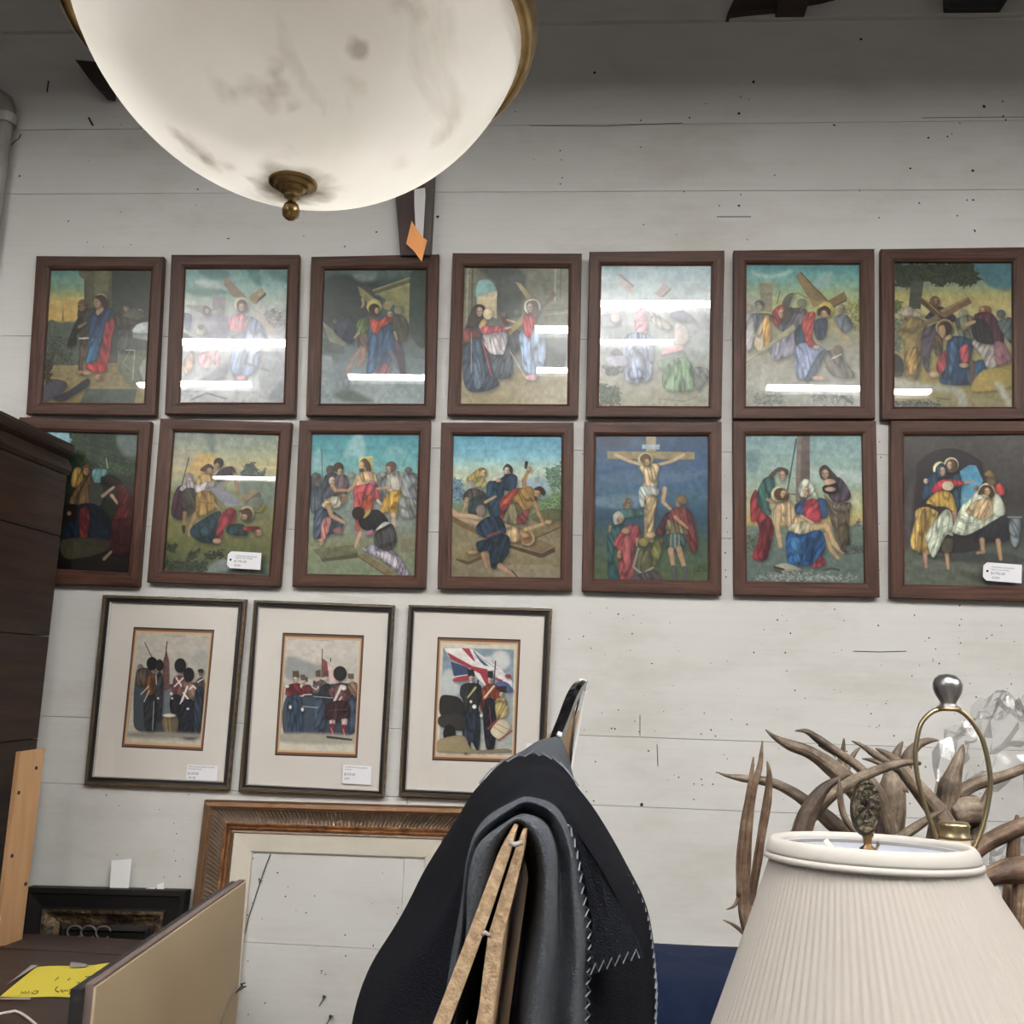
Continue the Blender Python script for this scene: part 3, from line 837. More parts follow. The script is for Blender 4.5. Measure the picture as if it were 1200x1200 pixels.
L c4a484 18 510,520 520,490
L ceb084 26 480,665 560,710
Sf 26609e 372,785 480,795 622,768 652,900 560,1012 430,1012 378,992
Sf 3a7ab4 400,820 470,840 480,980 420,980
Sf 1f4a80 520,830 570,830 560,960 510,980
Sf b33848 555,1025 620,950 655,1000 605,1032
Sf 7b6b50 650,520 720,590 825,590 825,760 835,905 765,905 700,720
Sf 64543c 740,640 800,640 820,890 770,890
Sf 8f8270 640,500 720,570 830,560 830,610 720,620
Sf 5b4a5c 680,400 760,380 835,490 822,545 720,565 670,480
S 1d181a 635,445 732,415 745,485 655,495
S 48392d 608,320 650,285 700,330 750,395 700,410 650,395 620,385
E cca484 652,352 26,36
S cca484 650,395 700,390 730,415 660,435
E cca484 690,465 40,18
S abab94 275,1030 360,1000 485,1052 350,1062
S 4a3a34 275,1022 350,1042 345,1056 285,1040
L 484a40 14 640,1052 700,1040 755,1052
N 8a948c 140,1090 400,1060 880,1090 890,1130 140,1130
N 5c6458 800,880 930,870 930,930 820,925
@r2f7 128,58 1036,50 1055,1181 133,1165
G 58:4b4945 300:403b38 600:302d2c 850:3f4440 960:565c50 1165:5d6150
S 2a2426 200,400 300,220 480,160 650,220 720,330 735,870 240,870
Ss 4a4644 133,600 200,420 230,300 190,800 140,900
P 5a6052 133,970 500,990 1040,1000 1055,1170 133,1165
Ss 393e39 330,950 900,930 1000,1010 500,992
Ss 484c3e 520,1040 700,1080 1050,1060 1050,1165 700,1140
P 4690b6 555,330 620,285 672,290 722,400 700,460 560,600 550,440
P 5d9cb2 550,503 645,503 570,592
E dcd4a0 405,318 50,58
E e0d8a4 490,285 54,56
E 3a3430 490,288 46,48
Sf 264658 510,360 562,380 552,590 508,600 495,450
E 6b5038 486,292 38,48
E bd9874 480,288 19,30
Sf 25425c 280,545 305,400 372,335 400,380 370,480
Sf 2a4a62 375,310 415,270 455,300 455,360 430,380 385,370
E bf9c7c 424,332 20,34
E b9a890 305,405 18,20
Sf bc3040 355,440 440,390 560,402 610,418 540,442 400,485 352,492
L bb8d6a 18 590,416 655,404
E c4ac8c 465,440 44,36
Sf bc963c 305,565 380,488 485,490 528,600 525,655 460,600 350,590
Sf bc984a 235,615 340,590 395,640 342,780 335,935 262,925 190,875 220,700
Sf a07c34 270,640 310,630 270,900 240,890
L 38202a 26 255,578 330,585 400,622
L a9785a 34 510,640 515,700
L bb8d62 32 455,910 468,1040
L b38270 30 298,940 306,1030
S 4a4434 420,830 500,830 490,920 430,920
Sf b3bba4 310,790 440,618 495,650 505,800 450,805 362,962 318,880
L 8a947e 4 350,780 480,720
L 8a947e 4 340,850 450,780
Sf bac2aa 505,740 560,600 640,520 700,440 780,430 870,560 872,665 720,745 600,802 508,785
L 8f9a82 5 540,640 640,690 740,690
L 8f9a82 5 530,690 640,735 730,710
L 8f9a82 5 525,740 600,775 690,745
E d4cc94 752,472 54,54
Sf c4a474 595,620 660,555 740,528 795,540 785,650 700,685 620,645
L bd9c6c 26 770,560 790,640 720,690
S 482e1e 685,505 720,438 780,445 805,500 780,530 740,500
E bd8e66 752,482 22,30
S bac2aa 815,500 865,560 870,655 800,640
E 6b5238 785,400 34,40
S 7c6238 732,355 770,322 805,370 770,375
Sf ac3028 808,440 850,422 888,470 862,512 812,482
Sf 1d1c24 650,805 800,695 900,660 915,832 700,845
L a57e5a 36 715,835 722,925
L ac845a 36 832,842 850,972
L a57e5a 20 680,930 735,920
Sf 6b757a 925,690 985,680 998,740 975,870 935,880 912,760
L 6b757a 12 905,670 1000,670
E 8a6a54 670,455 18,20
@s1 150,75 808,100 715,1118 50,1092
G 75:b8b2a6 300:b4aea4 520:aca69c 1118:beb6a6
Ss a5a39c 640,330 720,250 770,280 760,420
S 3c4249 130,560 160,420 230,410 300,440 350,600 450,560 560,560 700,540 745,580 700,1040 400,1000 150,980 120,800
Ss 6c7078 350,640 460,600 460,840 370,840
P 6c4848 388,330 415,240 440,360 442,600 400,625 370,560
L 3a3030 9 420,165 402,330
L 4a4a50 8 222,175 290,325
E 7c6a60 180,400 24,26
Sf 5c4c42 150,430 240,430 240,560 150,560
E a08878 300,440 22,20
E a08878 345,440 18,18
E 1d1b1c 285,370 48,62
E 242224 352,385 36,55
Sf 6f4a2e 235,495 290,460 335,500 325,620 280,690 220,650
Sf 3a3c42 325,480 382,500 372,840 320,860
Sf 2d3136 215,720 300,660 322,800 305,992 228,985
L ccc4bc 9 255,580 185,655
L ccc4bc 8 260,620 215,720
L a8a8a8 6 302,720 290,980
L c8beb4 8 320,480 325,560
E dcd4cc 340,690 10,10
E b39c8e 540,452 26,22
Sf 7c4846 478,505 540,480 595,520 575,650 478,665
L dcd4cc 13 500,500 550,580
L dcd4cc 13 565,500 485,580
Sf 20222a 448,690 530,660 545,835 458,825
E 1d1b1c 537,388 52,68
E dcd4cc 458,648 14,14
E dcd0c4 465,690 10,10
Sf 8c6a56 560,545 640,540 690,600 672,705 620,725 560,650
L e4dcd4 17 600,580 540,740
L e4dcd4 15 565,640 620,712
L dcd0c4 15 620,605 650,575 682,605
Sf 1e222a 535,745 660,720 652,1025 528,1005
E 1d1b1c 612,472 48,66
E dcd4cc 605,785 14,10
E 7c6a5e 720,455 22,30
E 2a2626 718,435 26,18
Sf 5c4846 678,525 742,500 745,620 690,605
L d0c4b8 10 690,540 740,510
Sf 2d3846 668,625 742,615 702,985 660,965
S 6c5c40 383,860 512,860 500,1005 400,1005
E ccc4ac 440,846 60,17
L a8905c 5 400,870 420,1000
L a8905c 5 440,870 450,1000
Ss 8c867c 100,1000 700,1005 700,1050 90,1045
L 8a8480 5 390,105 580,118
L 9a948c 4 190,95 205,98
L 9a948c 4 720,118 780,124
L 9a948c 4 190,1055 680,1078
@s2 165,95 812,118 745,1140 88,1118
G 95:c8c3ba 300:c4beb4 600:b8b2a8 1140:c8c2b4
Ss 979896 170,280 280,290 420,340 500,350 570,430 180,480
S 3b4551 160,640 400,550 770,540 755,950 500,985 300,965 135,965
P 8c4a48 478,280 545,340 540,455 468,462
P dcb4ac 520,320 560,360 585,480 540,522
L 6c5048 8 480,200 470,450
L 3a3a40 8 550,285 550,315
P 5c4b3a 218,400 272,400 278,462 218,462
E c4ac9c 240,480 20,26
Sf 7c2b30 160,560 200,520 290,520 312,600 290,625 165,625
E d8ccc0 170,540 18,18
E d8ccc0 298,540 16,22
L d4ccc4 11 200,635 312,628
Sf 35475e 175,660 292,650 285,985 180,985
E e4e0dc 195,730 13,18
E e4e0dc 300,752 13,18
P 60503e 285,435 328,435 330,485 290,485
E c0a494 305,500 15,16
P 60503e 328,455 350,455 350,500 328,500
Sf 7c3034 298,545 370,530 385,610 312,615
L d4ccc4 9 310,618 380,615
P 5a4a3e 418,400 462,388 462,455 418,455
P 5a4a3e 490,400 530,400 530,450 490,450
P 4a3e38 395,490 420,490 420,530 395,530
E c4a898 445,475 15,18
E c4a898 510,468 14,16
Sf 6a5a5a 395,530 480,480 520,560 400,605
L d8d4cc 8 390,550 420,570 440,545
Sf 31363e 450,570 530,515 565,620 545,725 440,725
Sf 3c4a5c 400,640 500,700 480,980 410,960
P 6c5a4a 698,425 750,425 750,475 700,475
E c0a490 720,490 15,18
Sf 8c6a56 700,520 775,515 768,640 700,645
Sf 40506a 700,660 765,650 752,930 690,930
Sf 6c4242 535,565 640,520 700,560 722,640 640,690 540,630
E c4a898 615,490 22,22
E dcd4cc 660,555 24,24
L dcd0cc 26 640,540 575,680
L dcd4cc 12 640,640 580,730
Sf 3e2228 515,700 690,680 698,840 515,845
L 6a4a4a 5 530,760 690,750
L 6a4a4a 5 590,700 590,840
E 292527 630,425 58,68
Sf d0b4ac 533,850 582,848 575,895 538,892
Sf d0b4ac 640,842 690,838 675,905 642,905
L 7c2f38 42 556,900 552,1000
L 7c2f38 42 658,910 656,1015
L d8a8a0 5 545,920 565,980
L d8a8a0 5 650,930 665,990
L b4b8bc 6 400,635 565,648
L b4b8bc 6 300,725 435,735
Ss a49e8c 130,965 745,985 742,1065 118,1045
L 3a3a40 20 515,1000 720,1025
L 9a948c 5 390,115 580,125
L a8a29a 4 190,108 260,112
@s3 135,95 808,118 758,1140 92,1120
G 95:ccc6b8 1140:ccc6b8
P 7f929e-a6a8a2 155,145 780,165 755,1105 118,1095
Ss bcc2c0 130,430 210,340 260,430 310,560 140,590
Ss c8cac6 590,220 650,172 722,200 742,300 640,355
Ss ccccc8 520,240 590,230 590,300 530,300
P 3a4a6c 222,275 400,335 385,425 250,405
P dcd8d4 165,150 330,150 570,330 570,500 528,502 380,335 210,240
P d4d0d0 350,150 420,160 660,340 760,450 760,540 560,350
P ab3340 190,188 420,318 545,345 560,480 540,502 480,385 218,248
P ab3840 318,150 385,155 442,272 420,265
P 4a5a80 420,165 470,230 560,320 520,310 440,240
L e4e0dc 8 400,160 500,310
L 8a8c94 5 440,200 640,350
S ab3840 248,432 380,398 385,440 262,458
L dcd8d4 8 240,415 380,395
S ab3840 600,420 680,445 650,455
S ab3840 698,402 735,390 752,420 722,430
S 48588a 600,485 700,458 772,540 700,552
P 25272b 372,345 425,345 438,412 372,405
E bb9a8a 405,432 22,28
E dcd4cc 402,470 14,16
Sf 2a2c2e 302,570 320,490 400,468 482,490 502,600 465,700 485,780 330,775 330,640
L ccc07c 18 440,512 372,602
Sf 242e3e 338,775 475,772 465,1085 405,1000 385,1085 330,1085
L 40507a 6 350,790 350,1000
E e4e0d8 430,685 19,20
E e4e0d8 400,640 12,14
L 1c1c1e 13 462,450 452,800 430,1010
P 29292b 548,360 597,360 597,432 548,420
E bb9484 570,452 20,26
Sf 7e3426 498,525 560,478 645,510 662,612 580,635 508,628
L dcd09c 17 602,498 520,602
L e0d8c8 12 520,640 580,640
Sf 20222a 508,655 612,650 605,1045 528,1045
L a83040 5 560,680 575,860
Sf 6e2e28 480,640 520,630 510,720 485,720
E dcd4cc 490,765 13,18
L 2a2020 9 618,270 602,480
P 382a24 645,498 712,500 712,562 648,552
E bb9c84 668,575 20,24
Sf ab965a 618,625 700,610 722,740 660,795 618,765
S c4b494 568,905 660,798 745,862 650,975
L 8a7a60 6 600,870 690,930
L 8a7a60 6 630,840 720,890
L 9c3038 15 548,885 640,790
L 9c3038 13 640,990 757,902
S 282624 130,605 200,580 312,620 335,760 140,765
S 33302c 130,770 330,760 330,900 130,860
E 1d1a1a 210,930 55,82
L 8a8a88 7 175,970 245,970
S 8c7c5a 120,985 330,945 420,1070 700,1062 700,1098 120,1090
L 9a948c 5 370,112 570,122
"""
# ---------------------------------------------------------------- painted prints: a small rasteriser for printed pictures
def vnoise(X,Y,seed):
    rs=np.random.RandomState(seed); T=rs.rand(64,64)
    xi=np.floor(X).astype(int); yi=np.floor(Y).astype(int); fx=X-xi; fy=Y-yi
    fx=fx*fx*(3-2*fx); fy=fy*fy*(3-2*fy)
    g=lambda a,b:T[a%64,b%64]
    return (g(xi,yi)*(1-fx)+g(xi+1,yi)*fx)*(1-fy)+(g(xi,yi+1)*(1-fx)+g(xi+1,yi+1)*fx)*fy
def rgb(h): return np.array([int(h[i:i+2],16)/255 for i in (0,2,4)])
def sdf_poly(X,Y,P):
    d=np.full(X.shape,1e9); s=np.ones(X.shape); n=len(P)
    for i in range(n):
        ax,ay=P[i]; bx,by=P[i-1]; ex,ey=bx-ax,by-ay; wx,wy=X-ax,Y-ay
        t=np.clip((wx*ex+wy*ey)/max(ex*ex+ey*ey,1e-9),0,1); d=np.minimum(d,(wx-ex*t)**2+(wy-ey*t)**2)
        c1=Y>=ay; c2=Y<by; c3=ex*wy>ey*wx
        s=np.where((c1&c2&c3)|(~c1&~c2&~c3),-s,s)
    return -s*np.sqrt(d)      # positive inside
def catmull(P,n=5):
    return [tuple(v[:2]) for v in smooth_line([(x,y,0) for x,y in P],n,closed=True)]
def paint(lines,nx,ny):
    c=[tuple(map(float,p.split(','))) for p in lines[0].split()[1:]]
    u,v=np.meshgrid((np.arange(nx)+.5)/nx,(np.arange(ny)+.5)/ny)
    X=(c[0][0]*(1-u)+c[1][0]*u)*(1-v)+(c[3][0]*(1-u)+c[2][0]*u)*v
    Y=(c[0][1]*(1-u)+c[1][1]*u)*(1-v)+(c[3][1]*(1-u)+c[2][1]*u)*v
    img=np.zeros((ny,nx,3))
    for li,l in enumerate(lines[1:]):
        p=l.split(); k=p[0]; seed=li*7+len(l)
        if k=='G':
            st=[(float(q.split(':')[0]),rgb(q.split(':')[1])) for q in p[1:]]
            for ch in range(3): img[...,ch]=np.interp(Y,[a for a,_ in st],[b[ch] for _,b in st])
            img*=(.96+.08*vnoise(X/40,Y/28,seed))[...,None]; continue
        col=rgb(p[1]) if '-' not in p[1] else None
        if k[0]=='L':
            wd=float(p[2])/2; P=[tuple(map(float,q.split(','))) for q in p[3:]]
            d=np.full(X.shape,-1e9); ns_=len(P)-1
            for si_,((ax,ay),(bx,by)) in enumerate(zip(P,P[1:])):
                ex,ey=bx-ax,by-ay; t=np.clip(((X-ax)*ex+(Y-ay)*ey)/(ex*ex+ey*ey),0,1)
                tp=.34 if wd>=9 else 0.0
                d=np.maximum(d,wd*(1.1-tp*(si_+t)/ns_ if tp else 1)-np.hypot(X-ax-ex*t,Y-ay-ey*t))
            shL=1-.3*np.exp(-np.maximum(d,0)/6) if wd>=9 else None
        elif k[0]=='E':
            cx,cy=map(float,p[2].split(',')); rx,ry=map(float,p[3].split(','))
            q=np.hypot((X-cx)/rx,(Y-cy)/ry); d=(1-q)*min(rx,ry)
        else:
            P=[tuple(map(float,q.split(','))) for q in p[2:]]
            if k[0]=='S': P=catmull(P)
            bx0=min(a for a,_ in P)-40; bx1=max(a for a,_ in P)+40; by0=min(b for _,b in P)-40; by1=max(b for _,b in P)+40
            msk=(X>bx0)&(X<bx1)&(Y>by0)&(Y<by1); d=np.full(X.shape,-1e3)
            if msk.any(): d[msk]=sdf_poly(X[msk],Y[msk],P)
            if k[0]=='N': d=d+(vnoise(X/17,Y/13,seed)-.5)*34+(vnoise(X/8,Y/7,seed+1)-.5)*18
        soft=22 if 's' in k else 3.0
        if k[0] in 'SE' and 's' not in k:
            a0=np.clip(.5+(np.roll(np.roll(d,2,1),3,0))/30,0,1); img=img*(1-.30*a0[...,None])
        a=np.clip(.5+d/(2*soft),0,1); a=a*a*(3-2*a)
        if col is None:
            c1,c2=[rgb(q) for q in p[1].split('-')]; t=np.clip((Y-Y[a>.5].min())/max(1,np.ptp(Y[a>.5])),0,1)[...,None]; colr=c1*(1-t)+c2*t
        else:
            gy=col.mean(); c2=gy+(col-gy)*.80; colr=np.broadcast_to(c2,img.shape)
            if k=='E' and col[0]>.52 and col[0]-col[2]>.12 and 13<rx<30 and 19<ry<46:      # a face: hair-side shade, brow, nose, mouth, beard
                u_=(X-cx)/rx; v_=(Y-cy)/ry; sgn=1 if seed%2 else -1
                fs=1-.34*np.clip(sgn*u_,0,1)-.42*np.exp(-((v_+.12)/.13)**2)*np.exp(-((np.abs(u_-.1*sgn)-.36)/.22)**2)-.22*np.exp(-((u_-.12*sgn)/.14)**2-((v_-.2)/.16)**2)-.34*np.exp(-((v_-.52)/.11)**2-(u_/.4)**2)
                fs=fs+.14*np.exp(-((v_+.55)/.25)**2)
                colr=colr*np.clip(fs,.2,1.3)[...,None]
        sh=np.ones(X.shape)
        if 'f' in k:
            ang=(seed%5-2)*.22; xs=X*math.cos(ang)+Y*math.sin(ang); ys=-X*math.sin(ang)+Y*math.cos(ang)
            f=vnoise(xs/17,ys/85,seed)*.6+vnoise(xs/8+9,ys/50,seed+3)*.4
            g=np.abs(2*vnoise(xs/26+3,ys/120,seed+8)-1); sh=(.70+.50*f)*(.72+.42*np.minimum(1,g*2.6)); sh*=1-.3*np.exp(-np.maximum(d,0)/9)
        elif k[0]=='L' and shL is not None: sh=1.06*shL
        elif k[0] in 'SE' and 's' not in k: sh=1.04-.2*np.exp(-np.maximum(d,0)/7)
        elif k[0]=='N': sh=.72+.56*vnoise(X/11,Y/9,seed+5)
        elif k[0]=='P': sh=.93+.14*vnoise(X/60,Y/20,seed+2)
        if k[0] in 'SE' and 's' not in k and a.max()>.5:
            xs_=X[a>.5]; sh=sh*(1.12-.2*np.clip((X-xs_.min())/max(1,np.ptp(xs_)),0,1))
        img=img*(1-a[...,None])+np.clip(colr*sh[...,None],0,1)*a[...,None]
    kf=.4 if lines[0][1]=='s' else 1.0
    img=img*(1+kf*(.10*(vnoise(X/9,Y/11,77)-.5)+.16*(vnoise(X/24,Y/31,78)-.5)+.05*(vnoise(X/5,Y/5,79)-.5)))[...,None]
    return np.clip(img,0,1)
PICS={}
for l in PICTXT.strip().splitlines():
    if l.startswith('@'): key=l[1:].split()[0]; PICS[key]=[l]
    else: PICS[key].append(l)
def print_material(name,rough,spec,gain):
    if name in MATS: return MATS[name]
    m=bpy.data.materials.new(name); m.use_nodes=True; nt=m.node_tree; b=nt.nodes['Principled BSDF']
    at_=N(nt,'ShaderNodeAttribute'); at_.attribute_name='Col'; nt.links.new(at_.outputs['Color'],b.inputs['Base Color'])
    b.inputs['Roughness'].default_value=rough; b.inputs['Specular IOR Level'].default_value=spec
    MATS[name]=m; return m
def glass_material(name,dust,rough=.22):
    if name in MATS: return MATS[name]
    m=bpy.data.materials.new(name); m.use_nodes=True; nt=m.node_tree; L=nt.links.new
    for n in list(nt.nodes): nt.nodes.remove(n)
    out=N(nt,'ShaderNodeOutputMaterial'); tr=N(nt,'ShaderNodeBsdfTransparent'); gl=N(nt,'ShaderNodeBsdfGlossy'); gl.inputs['Roughness'].default_value=.015
    fr=N(nt,'ShaderNodeFresnel'); fr.inputs[0].default_value=1.5; ml=N(nt,'ShaderNodeMath',operation='MULTIPLY'); ml.inputs[1].default_value=1.7
    L(fr.outputs[0],ml.inputs[0]); mx=N(nt,'ShaderNodeMixShader'); L(ml.outputs[0],mx.inputs[0]); L(tr.outputs[0],mx.inputs[1]); L(gl.outputs[0],mx.inputs[2])
    last=mx.outputs[0]
    if dust:
        g2=N(nt,'ShaderNodeBsdfGlossy'); g2.inputs['Roughness'].default_value=rough
        tc=N(nt,'ShaderNodeTexCoord'); nz=N(nt,'ShaderNodeTexNoise'); nz.inputs['Scale'].default_value=9; L(tc.outputs['Object'],nz.inputs['Vector'])
        m2=N(nt,'ShaderNodeMath',operation='MULTIPLY'); m2.inputs[1].default_value=dust*2; L(nz.outputs[0],m2.inputs[0])
        x2=N(nt,'ShaderNodeMixShader'); L(m2.outputs[0],x2.inputs[0]); L(last,x2.inputs[1]); L(g2.outputs[0],x2.inputs[2]); last=x2.outputs[0]
    L(last,out.inputs[0]); MATS[name]=m; return m
def wood_material(name,c1,c2,rough=.42,spec=.4):
    if name in MATS: return MATS[name]
    m=bpy.data.materials.new(name); m.use_nodes=True; nt=m.node_tree; b=nt.nodes['Principled BSDF']; L=nt.links.new
    uv=N(nt,'ShaderNodeUVMap'); mp=N(nt,'ShaderNodeMapping'); mp.inputs['Scale'].default_value=(5,110,1); L(uv.outputs[0],mp.inputs[0])
    n=N(nt,'ShaderNodeTexNoise'); n.inputs['Scale'].default_value=1.0; n.inputs['Detail'].default_value=7; n.inputs['Roughness'].default_value=.65; L(mp.outputs[0],n.inputs['Vector'])
    r=N(nt,'ShaderNodeValToRGB'); e=r.color_ramp.elements; e[0].position=.33; e[0].color=(*c1,1); e[1].position=.68; e[1].color=(*c2,1); L(n.outputs[0],r.inputs[0])
    # worn pale flecks
    m2=N(nt,'ShaderNodeMapping'); m2.inputs['Scale'].default_value=(9,70,1); L(uv.outputs[0],m2.inputs[0])
    n2=N(nt,'ShaderNodeTexNoise'); n2.inputs['Scale'].default_value=1.3; n2.inputs['Detail'].default_value=9; n2.inputs['Roughness'].default_value=.8; L(m2.outputs[0],n2.inputs['Vector'])
    r2=N(nt,'ShaderNodeValToRGB'); r2.color_ramp.elements[0].position=.66; r2.color_ramp.elements[0].color=(0,0,0,1); r2.color_ramp.elements[1].position=.78; r2.color_ramp.elements[1].color=(.6,.6,.6,1); L(n2.outputs[0],r2.inputs[0])
    mx=N(nt,'ShaderNodeMix',data_type='RGBA'); mx.inputs[7].default_value=(c2[0]*1.6+.02,c2[1]*1.7+.02,c2[2]*1.8+.02,1); L(r2.outputs[0],mx.inputs[0]); L(r.outputs[0],mx.inputs[6])
    L(mx.outputs[2],b.inputs['Base Color']); b.inputs['Roughness'].default_value=rough; b.inputs['Specular IOR Level'].default_value=spec
    bp=N(nt,'ShaderNodeBump'); bp.inputs['Strength'].default_value=.3; bp.inputs['Distance'].default_value=.002; L(n.outputs[0],bp.inputs['Height']); L(bp.outputs[0],b.inputs['Normal'])
    MATS[name]=m; return m
def lerp(a,b,t): return a+(b-a)*t
def frame_mesh(mb,O,I,n,prof,mids,off=0.0,mitre=None):
    """four mitred rails; prof = [(s,d)] s from outer (0) to inner (1) corner, d = depth along n"""
    for i in range(4):
        if mitre is not None:
            dd=(I[i]-O[i]).normalized(); pp=n.cross(dd)*.0007
            for (s0,d0),(s1,d1) in zip(prof[1:-3],prof[2:-2]):
                A_=lerp(O[i],I[i],s0)+n*(d0+.0004); B_=lerp(O[i],I[i],s1)+n*(d1+.0004); mb.quad(A_+pp,B_+pp,B_-pp,A_-pp,mitre)
        j=(i+1)%4; Lg=(O[j]-O[i]).length; wd=(I[i]-O[i]).length*.7
        A=[lerp(O[i],I[i],s)+n*d for s,d in prof]; B=[lerp(O[j],I[j],s)+n*d for s,d in prof]
        for k in range(len(prof)-1):
            v0=prof[k][0]*wd+i*3.1+off; v1=prof[k+1][0]*wd+i*3.1+off; u0=i*7.7+off
            if abs(v1-v0)<1e-4: v1=v0+abs(prof[k+1][1]-prof[k][1])
            sa,sb=prof[k][0]*wd,prof[k+1][0]*wd
            mb.add([A[k],B[k],B[k+1],A[k+1]],[(0,1,2,3)],mids[k],[[(u0+sa,v0),(u0+Lg-sa,v0),(u0+Lg-sb,v1),(u0+sb,v1)]])
def print_grid(name,key,Q,n,depth,nx,ny,m,parent,wr=0,seed=0,gain=1.0):
    img=paint(PICS[key],nx,ny)
    lin=np.where(img<=.04045,img/12.92,((img+.055)/1.055)**2.4)*gain
    u,v=np.meshgrid(np.linspace(0,1,nx),np.linspace(0,1,ny))
    q=np.array([list(p) for p in Q])
    P=(q[0]*(1-u)[...,None]+q[1]*u[...,None])*(1-v)[...,None]+(q[3]*(1-u)[...,None]+q[2]*u[...,None])*v[...,None]
    h=np.zeros_like(u)
    if wr:
        a=vnoise(u*2.2+.3*v,v*6,seed)+.55*vnoise(u*4+v*2,v*11-u*3,seed+1)+.25*vnoise(u*10-v*5,v*20,seed+2)
        h=(a-a.mean())*wr
        h*=np.minimum(1,np.minimum(np.minimum(u,1-u),np.minimum(v,1-v))*8)
    P=P+np.array(list(n))*(depth+h)[...,None]
    base=np.array(list(wloc(parent))); P=(P-base).reshape(-1,3)
    me=bpy.data.meshes.new(name); nv=nx*ny; nf=(nx-1)*(ny-1)
    me.vertices.add(nv); me.vertices.foreach_set('co',P.astype(np.float32).ravel())
    ii=np.arange(nv).reshape(ny,nx); fc=np.stack([ii[:-1,:-1],ii[1:,:-1],ii[1:,1:],ii[:-1,1:]],-1).reshape(-1,4)
    me.loops.add(nf*4); me.loops.foreach_set('vertex_index',fc.ravel().astype(np.int32))
    me.polygons.add(nf); me.polygons.foreach_set('loop_start',(np.arange(nf)*4).astype(np.int32)); me.polygons.foreach_set('use_smooth',np.ones(nf,dtype=bool))
    ca=me.color_attributes.new('Col','FLOAT_COLOR','POINT')
    c4=np.ones((nv,4),np.float32); c4[:,:3]=lin.reshape(-1,3); ca.data.foreach_set('color',c4.ravel())
    me.update(); me.validate(); me.materials.append(m)
    o=bpy.data.objects.new(name,me); COL.objects.link(o); o.parent=parent; return o
def quad_on(px4,Yb,tilt,fwd=0):
    """corners of a hung picture: a plane touching y=Yb at its lowest corner, leaning out at the top by tilt degrees"""
    n=Vector((0,-math.cos(R(tilt)),-math.sin(R(tilt))))
    p0=at(*px4[3],Yb) if px4[3][1]>px4[2][1] else at(*px4[2],Yb)
    return [onp(x,y,p0,n) for x,y in px4],n,p0
oak=wood_material('dark_oak',(.026,.0115,.008),(.088,.039,.025),.45,.22)
G1=[(42,299.5),(191.4,300.4),(182,487),(30,485)]
PR=[ # key, outer, inner, tilt, dust, wrinkle, label
('r1f1',[(42,299.5),(191.4,300.4),(182,487),(30,485)],[(57.4,314.7),(176.2,315),(167.5,471.8),(47,471)],-.1,.009,.004,'oak-framed print of a man in blue and red led past a stone column'),
('r1f2',[(200.4,298),(350.4,298),(345.6,486.4),(192.6,485)],[(215.8,313.5),(336.2,313.5),(331.4,471),(209.5,470.7)],0.0,.035,.009,'oak-framed print, crinkled and glary, of a man with a cross among pale figures'),  # some wavy glare is painted into the sky as soft patches
('r1f3',[(364.6,300.4),(514.2,297.5),(509.5,488),(358.2,487)],[(379,314.7),(499.3,314),(496.5,472.3),(374,472.3)],.45,.02,.007,'oak-framed print of a man shouldering a cross before a dark archway, under the orange tag'),
('r1f4',[(530.3,296),(682,296.6),(677.5,488),(524,486)],[(544.3,311.6),(666.4,312.4),(664.3,473),(539.3,472.3)],.9,.025,.008,'oak-framed print of two robed women meeting a man with a cross under arches'),
('r1f5',[(690.8,294.6),(849.2,293),(845.7,489.4),(686.4,488.8)],[(705,309.8),(833.8,309.8),(831,475.4),(702,475)],2.4,.035,.009,'oak-framed print, glare haze painted into its pale colours, two lamp reflections, green-robed figure kneeling'),  # print colours painted pale to carry part of the glare haze
('r1f6',[(860,293),(1025,291),(1026,490.6),(859,490.6)],[(875.3,308),(1008.3,308),(1009.4,475.4),(874.8,475.4)],.1,.02,.005,'oak-framed print of a stooping man in red carrying a cross below a square tower'),
('r1f7',[(1032.6,291.4),(1207,289),(1210,491),(1033,491.7)],[(1049.5,306),(1187.7,306),(1188.5,476),(1049.2,476)],-.05,.009,.003,'oak-framed print of a man in blue fallen beneath a cross under a spreading tree'),
('r2f1',[(22,488.6),(176.8,493.8),(161.9,687.6),(3,683)],[(37,504),(160,507.7),(149,671),(22,664)],.1,.006,.002,'oak-framed dark print of a weeping woman in red, half hidden by the tall cabinet'),
('r2f2',[(187.5,490),(341.6,495),(327.8,687.6),(171.6,682)],[(202.7,504.8),(325.9,508.5),(314.3,674),(190,668.4)],.1,.012,.002,'oak-framed print of a fallen man in blue and red, with a white price tag'),
('r2f3',[(350.4,492.4),(504.5,492.7),(498.6,689.5),(342,687)],[(364.6,507.2),(490.6,508),(485,674.2),(358.2,672)],.1,.012,.004,'oak-framed print of a bare-chested man in red drapery amid a crowd, turquoise sky'),
('r2f4',[(517,494.8),(672.3,494.8),(670.5,692.4),(512.5,690)],[(531,509),(658,510),(656.5,676.8),(528,675)],.1,.006,.001,'oak-framed print of a man with raised hammer over a man laid on a cross'),
('r2f5',[(684.8,493.9),(845.8,494.5),(845.8,697.4),(681.7,692.8)],[(698.7,509.6),(830.4,509.6),(830.4,680),(696.7,678)],.1,.014,.003,'oak-framed print of a crucified man against a deep blue sky'),
('r2f6',[(859,493),(1027,493),(1031.4,699.9),(860.3,697.4)],[(874.5,509),(1010.7,509),(1014.3,683),(875.8,680.5)],.1,.012,.003,'oak-framed print of a mourning woman in blue holding a dead man across her lap'),
('r2f7',[(1044,492.5),(1222,493),(1226,706),(1043.7,700.4)],[(1060.3,509.2),(1204,508),(1207,687),(1061,684.5)],.1,.008,.002,'oak-framed print of a man in a white shroud carried into a dark vault'),
]
FRAMES={}
